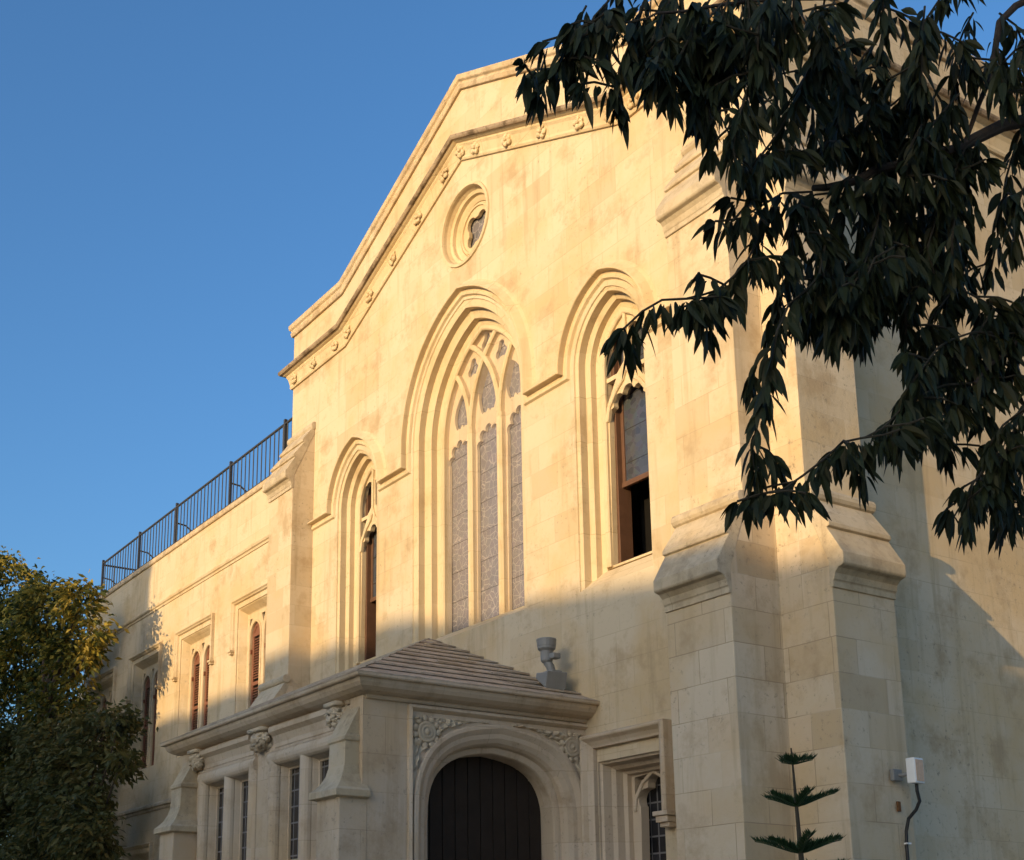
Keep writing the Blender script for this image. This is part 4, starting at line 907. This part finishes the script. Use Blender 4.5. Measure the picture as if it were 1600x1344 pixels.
def dress(path, dens=1.0, size=1.0):
    pts = resample(path, 0.021 / dens); k = 0
    tube(bt, resample(path, 0.08) + [Vector(path[-1])], 0.0042, 5)
    for i, p in enumerate(pts):
        ax = (Vector(path[-1]) - Vector(path[0])).normalized()
        for _ in range(2):
            k += 1; az = k * 2.4 + rl.uniform(-0.5, 0.5)
            outw = Vector((math.cos(az), math.sin(az), 0)) * rl.uniform(0.25, 0.75) + ax * rl.uniform(0.05, 0.45)
            d = outw + Vector((0, 0, -rl.uniform(0.35, 1.2)))
            L = rl.triangular(0.04, 0.115, 0.085) * size; st = d.normalized() * rl.uniform(0.012, 0.03)
            leaf_card(bl, p + st, d, Vector((rl.uniform(-1, 1), rl.uniform(-1, 1), 0.4)), L, L * rl.uniform(0.12, 0.175), rl.uniform(0.1, 0.55), 5)
    # terminal tuft
    for _ in range(6):
        d = (Vector(path[-1]) - Vector(path[-2])).normalized() * 0.7 + Vector((rl.uniform(-.5, .5), rl.uniform(-.5, .5), -rl.uniform(0.3, 0.9)))
        leaf_card(bl, path[-1], d, Vector((rl.uniform(-1, 1), rl.uniform(-1, 1), 0.4)), rl.uniform(0.055, 0.10), rl.uniform(0.011, 0.017), 0.35, 5)
for tw in TWIGS:
    tw = [Vector(p) for p in tw]; dress(tw)
    for p in resample(tw, 0.11)[1:]:                                # short side shoots
        if rl.random() < 0.6:
            a = rl.uniform(0, 6.28); q = [p, p + Vector((math.cos(a) * 0.07, math.sin(a) * 0.07, 0.0)), p + Vector((math.cos(a) * 0.13, math.sin(a) * 0.13, -rl.uniform(-0.02, 0.05)))]
            dress(q, 0.8)
obj('twigs', bt, 'twig', ft); obj('foliage', bl, 'leaf', ft, recalc=False)

def crown(blobs, n, size, seed, m, parent, name='foliage'):
    r = random.Random(seed); bm = B(); tot = sum(b[3] ** 2.4 for b in blobs)
    for (cx, cy, cz, R) in blobs:
        for _ in range(int(n * R ** 2.4 / tot)):
            # clusters near the shell, with gaps
            while True:
                d = Vector((r.gauss(0, 1), r.gauss(0, 1), r.gauss(0, 1))).normalized(); rr = R * (0.45 + 0.6 * r.random() ** 0.6)
                p = Vector((cx, cy, cz)) + Vector((d.x, d.y, d.z * 0.9)) * rr
                if noise.noise(p * 1.6 + Vector((seed, 0, 0))) > 0.0: break
            for k in range(5):
                q = p + Vector((r.gauss(0, 0.13), r.gauss(0, 0.13), r.gauss(0, 0.12)))
                dd = Vector((d.x + r.gauss(0, 0.6), d.y + r.gauss(0, 0.6), d.z * 0.4 - 0.35 + r.gauss(0, 0.4)))
                L = size * r.uniform(0.7, 1.4); leaf_card(bm, q, dd, Vector((r.gauss(0, 1), r.gauss(0, 1), 0.5)), L, L * 0.24, 0.2, 2)
    return obj(name, bm, m, parent, recalc=False)
def trunk(base, top, r0, parent, branches, seed=0):
    r = random.Random(seed); bm = B(); b, t = Vector(base), Vector(top)
    pts = [b.lerp(t, k / 6) + Vector((r.uniform(-.06, .06), r.uniform(-.06, .06), 0)) * (k > 0) for k in range(7)]
    tube(bm, pts, [r0 * (1 - 0.10 * k) for k in range(7)], 10); obj('trunk', bm, 'bark', parent)
    for i, e in enumerate(branches):
        bm = B(); s0 = pts[3 + i % 4]; e = Vector(e); mid = s0.lerp(e, 0.5) + Vector((0, 0, 0.25))
        tube(bm, [s0, s0.lerp(mid, .5) + Vector((0, 0, 0.1)), mid, mid.lerp(e, .5), e], [r0 * .45, r0 * .38, r0 * .3, r0 * .2, r0 * .08], 7); obj('branch', bm, 'bark', parent)
lt = thing('leafy_tree', 'bushy green tree with leaves painted sunlit yellow at its top standing before the side building', 'tree', (-15.6, -1.7, 0))
blobs = [(-19.16, -1.7, 11.03, 0.85), (-15.32, -1.7, 9.64, 0.73), (-12.78, -1.7, 9.21, 0.48), (-11.87, -1.7, 8.43, 0.3), (-17.05, -1.7, 8.79, 1.03), (-13.24, -1.7, 8.06, 0.6), (-11.96, -1.7, 7.95, 0.27), (-17.87, -1.7, 7.47, 1.2), (-13.98, -1.7, 7.02, 0.79), (-15.22, -1.7, 5.86, 0.96), (-12.58, -1.7, 7.08, 0.39), (-18.72, -1.7, 6.12, 1.22), (-16.54, -1.7, 4.64, 1.14), (-13.05, -1.7, 4.9, 0.76), (-19.83, -1.7, 11.82, 0.38)]
trunk((-15.6, -1.7, 0), (-15.4, -1.7, 7.6), 0.22, lt, [b[:3] for b in blobs[:9]])
M['toplef'] = leaf_mat('painted_sun_top_leaf', (0.10, 0.11, 0.02), (0.34, 0.27, 0.04), 0.55, 0.3, (0.50, 0.36, 0.06), 0.6)  # sunlight on the crown's top painted in as a brighter yellow leaf colour
crown(blobs, 3600, 0.15, 3, 'treeleaf', lt)
crown([b for b in blobs if b[2] > 7.9 and b[3] < 1.1], 1300, 0.15, 5, 'toplef', lt, 'painted_sun_foliage')
lb = thing('small_tree', 'darker feathery young tree in the shade below the bushy green tree', 'tree', (-9.2, -2.6, 0))
blobs2 = [(-8.26, -2.6, 5.54, 0.49), (-7.09, -2.6, 5.44, 0.34), (-9.32, -2.6, 5.08, 0.58), (-7.61, -2.6, 4.88, 0.41), (-6.72, -2.6, 4.99, 0.2), (-8.78, -2.6, 4.3, 0.5), (-10.3, -2.6, 3.96, 0.59), (-7.53, -2.6, 5.81, 0.18), (-7.71, -2.6, 4.43, 0.28), (-12.61, -2.3, 3.75, 0.73), (-9.99, -2.3, 3.64, 0.49), (-14.92, -2.3, 4.91, 0.87), (-10.62, -2.3, 4.75, 0.57), (-12.52, -2.3, 5.35, 0.68), (-11.73, -2.3, 5.93, 0.6), (-14.72, -2.3, 6.19, 0.65), (-7.62, -3.0, 3.89, 0.5), (-6.51, -3.0, 3.48, 0.43), (-9.01, -3.0, 4.18, 0.53), (-7.33, -3.0, 3.32, 0.44)]
trunk((-9.2, -2.6, 0), (-9.0, -2.6, 3.8), 0.09, lb, [b[:3] for b in blobs2[:9]])
M['shrubleaf'] = leaf_mat('feathery_leaf', (0.045, 0.055, 0.018), (0.12, 0.115, 0.032), 0.55, 0.25, (0.16, 0.12, 0.03), 0.93)
crown(blobs2, 4400, 0.135, 9, 'shrubleaf', lb)
for (bx_, by_, bz_, R_, sd_) in ((-11.0, -3.4, 2.4, 1.5, 21), (-15.5, -3.0, 3.0, 1.9, 22)):
    sh = thing('shrub', 'dark shrub at the bottom left corner under the big tree' if sd_ == 21 else 'dark shrub at the far left edge behind the corner shrub', 'shrub', (bx_, by_, 0), 'shrubs under the left tree')
    crown([(bx_, by_, bz_, R_), (bx_ + 0.9, by_, bz_ - 0.7, R_ * 0.8), (bx_ - 0.9, by_, bz_ - 0.8, R_ * 0.8)], 1500, 0.12, sd_, 'shrubleaf', sh)
    bm = B()
    for k in range(5): tube(bm, [(bx_, by_, 0), (bx_ + 0.2 * (k - 2), by_ + 0.1 * (k % 3 - 1), bz_ * 0.5), (bx_ + 0.5 * (k - 2), by_ + 0.2 * (k % 3 - 1), bz_)], [0.04, 0.03, 0.01], 6)
    obj('stems', bm, 'bark', sh)

# small whorled pine by the corner buttress
px, py = 7.28, -1.5
pine = thing('young_pine', 'small dark green pine with flat whorls of branches in front of the corner buttress', 'pine tree', (px, py, 0))
bm = B(); tube(bm, [(px + 0.02, py, 0), (px, py, 1.2), (px + 0.012, py, 2.4), (px - 0.005, py, 2.9), (px - 0.02, py, 3.34)], [0.035, 0.03, 0.022, 0.014, 0.006], 8); obj('trunk', bm, 'twig', pine)
rp = random.Random(2)
for z, Lb, nb, rise in ((3.20, 0.14, 5, 0.25), (2.84, 0.32, 6, 0.42), (2.45, 0.36, 7, 0.40), (2.16, 0.56, 8, 0.40), (1.75, 0.70, 8, 0.25), (1.3, 0.75, 7, 0.1)):
    off = rp.uniform(0, 1)
    for k in range(nb):
        a = off + 2 * math.pi * k / nb; L_ = Lb * rp.uniform(0.72, 1.12); a += rp.uniform(-0.22, 0.22); bm = B()
        dirv = Vector((math.cos(a), math.sin(a), 0)); pts = [Vector((px, py, z)) + dirv * L_ * t + Vector((0, 0, rise * L_ * (t ** 1.3 - 0.25 * t ** 4))) for t in (0, .2, .4, .6, .8, 1)]
        tube(bm, pts, [0.008, 0.0075, 0.007, 0.006, 0.005, 0.003], 5)
        for p in resample(pts, 0.009):
            t = (p - Vector((px, py, z))).length / L_; w = 0.10 * (1 - 0.5 * t) * min(1, t * 6) + 0.012
            leaf_card(bm, p, dirv * 0.5 + Vector((rp.gauss(0, .2), rp.gauss(0, .2), 1.0)), Vector((-dirv.y, dirv.x, 0)), w * rp.uniform(0.6, 0.9), 0.006, -0.1, 2)
            for sg in (-1, 1):
                sd = Vector((-dirv.y, dirv.x, 0)) * sg
                d = sd * 0.55 + dirv * 0.65 + Vector((0, 0, rp.uniform(0.35, 0.8)))
                leaf_card(bm, p, d, Vector((0, 0, 1)), w * rp.uniform(0.8, 1.25) + 0.012, 0.0065, -0.1, 2)
        obj('branch', bm, 'needle', pine, recalc=False)

# ============================================================ ACROSS THE ROAD, BEHIND THE CAMERA (casts the evening shade)
hs = thing('opposite_house', 'plastered house with a hipped tile roof across the road, facing the church', 'house', (12, -50, 0))
bm = B(); box(bm, -0.45, 30, -57, -45.1, 0, 10.0); obj('wall', bm, 'plaster', hs)
bm = B(); vs = [bm.verts.new(p) for p in ((-0.55, -44.6, 9.98), (31, -44.6, 9.98), (31, -57.4, 9.98), (-0.55, -57.4, 9.98), (1.2, -51, 13.75), (11.6, -51, 13.75))]
for f in ((0, 1, 5, 4), (1, 2, 5), (2, 3, 4, 5), (3, 0, 4)): bm.faces.new([vs[i] for i in f])
obj('roof', bm, 'tile', hs)
for i in range(8):
    for z in (1.2, 4.4, 7.4):
        bm = B(); box(bm, 0.5 + i * 3.6, 1.7 + i * 3.6, -45.13, -45.05, z, z + 1.6); obj('window', bm, 'quarry', hs)
hb = thing('apartment_block', 'tall plastered apartment block across the road, left of the hipped house', 'building', (-16, -52, 0))
bm = B(); box(bm, -34, -1.35, -60, -45.0, 0, 16.55); obj('wall', bm, 'plaster', hb)
bm = B(); box(bm, -1.36, -0.6, -56, -44.9, 0, 14.7); obj('added_shade_box', bm, 'plaster', hb)  # unseen box added to shade more of the side building's wall low down
bm = B(); box(bm, -34.2, -1.3, -60.2, -44.8, 16.55, 16.95); obj('parapet', bm, 'plaster', hb)
for i in range(9):
    for z in (1.2, 4.4, 7.6, 10.8, 13.6):
        bm = B(); box(bm, -33 + i * 3.4, -31.5 + i * 3.4, -45.03, -44.95, z, z + 1.7); obj('window', bm, 'quarry', hb)
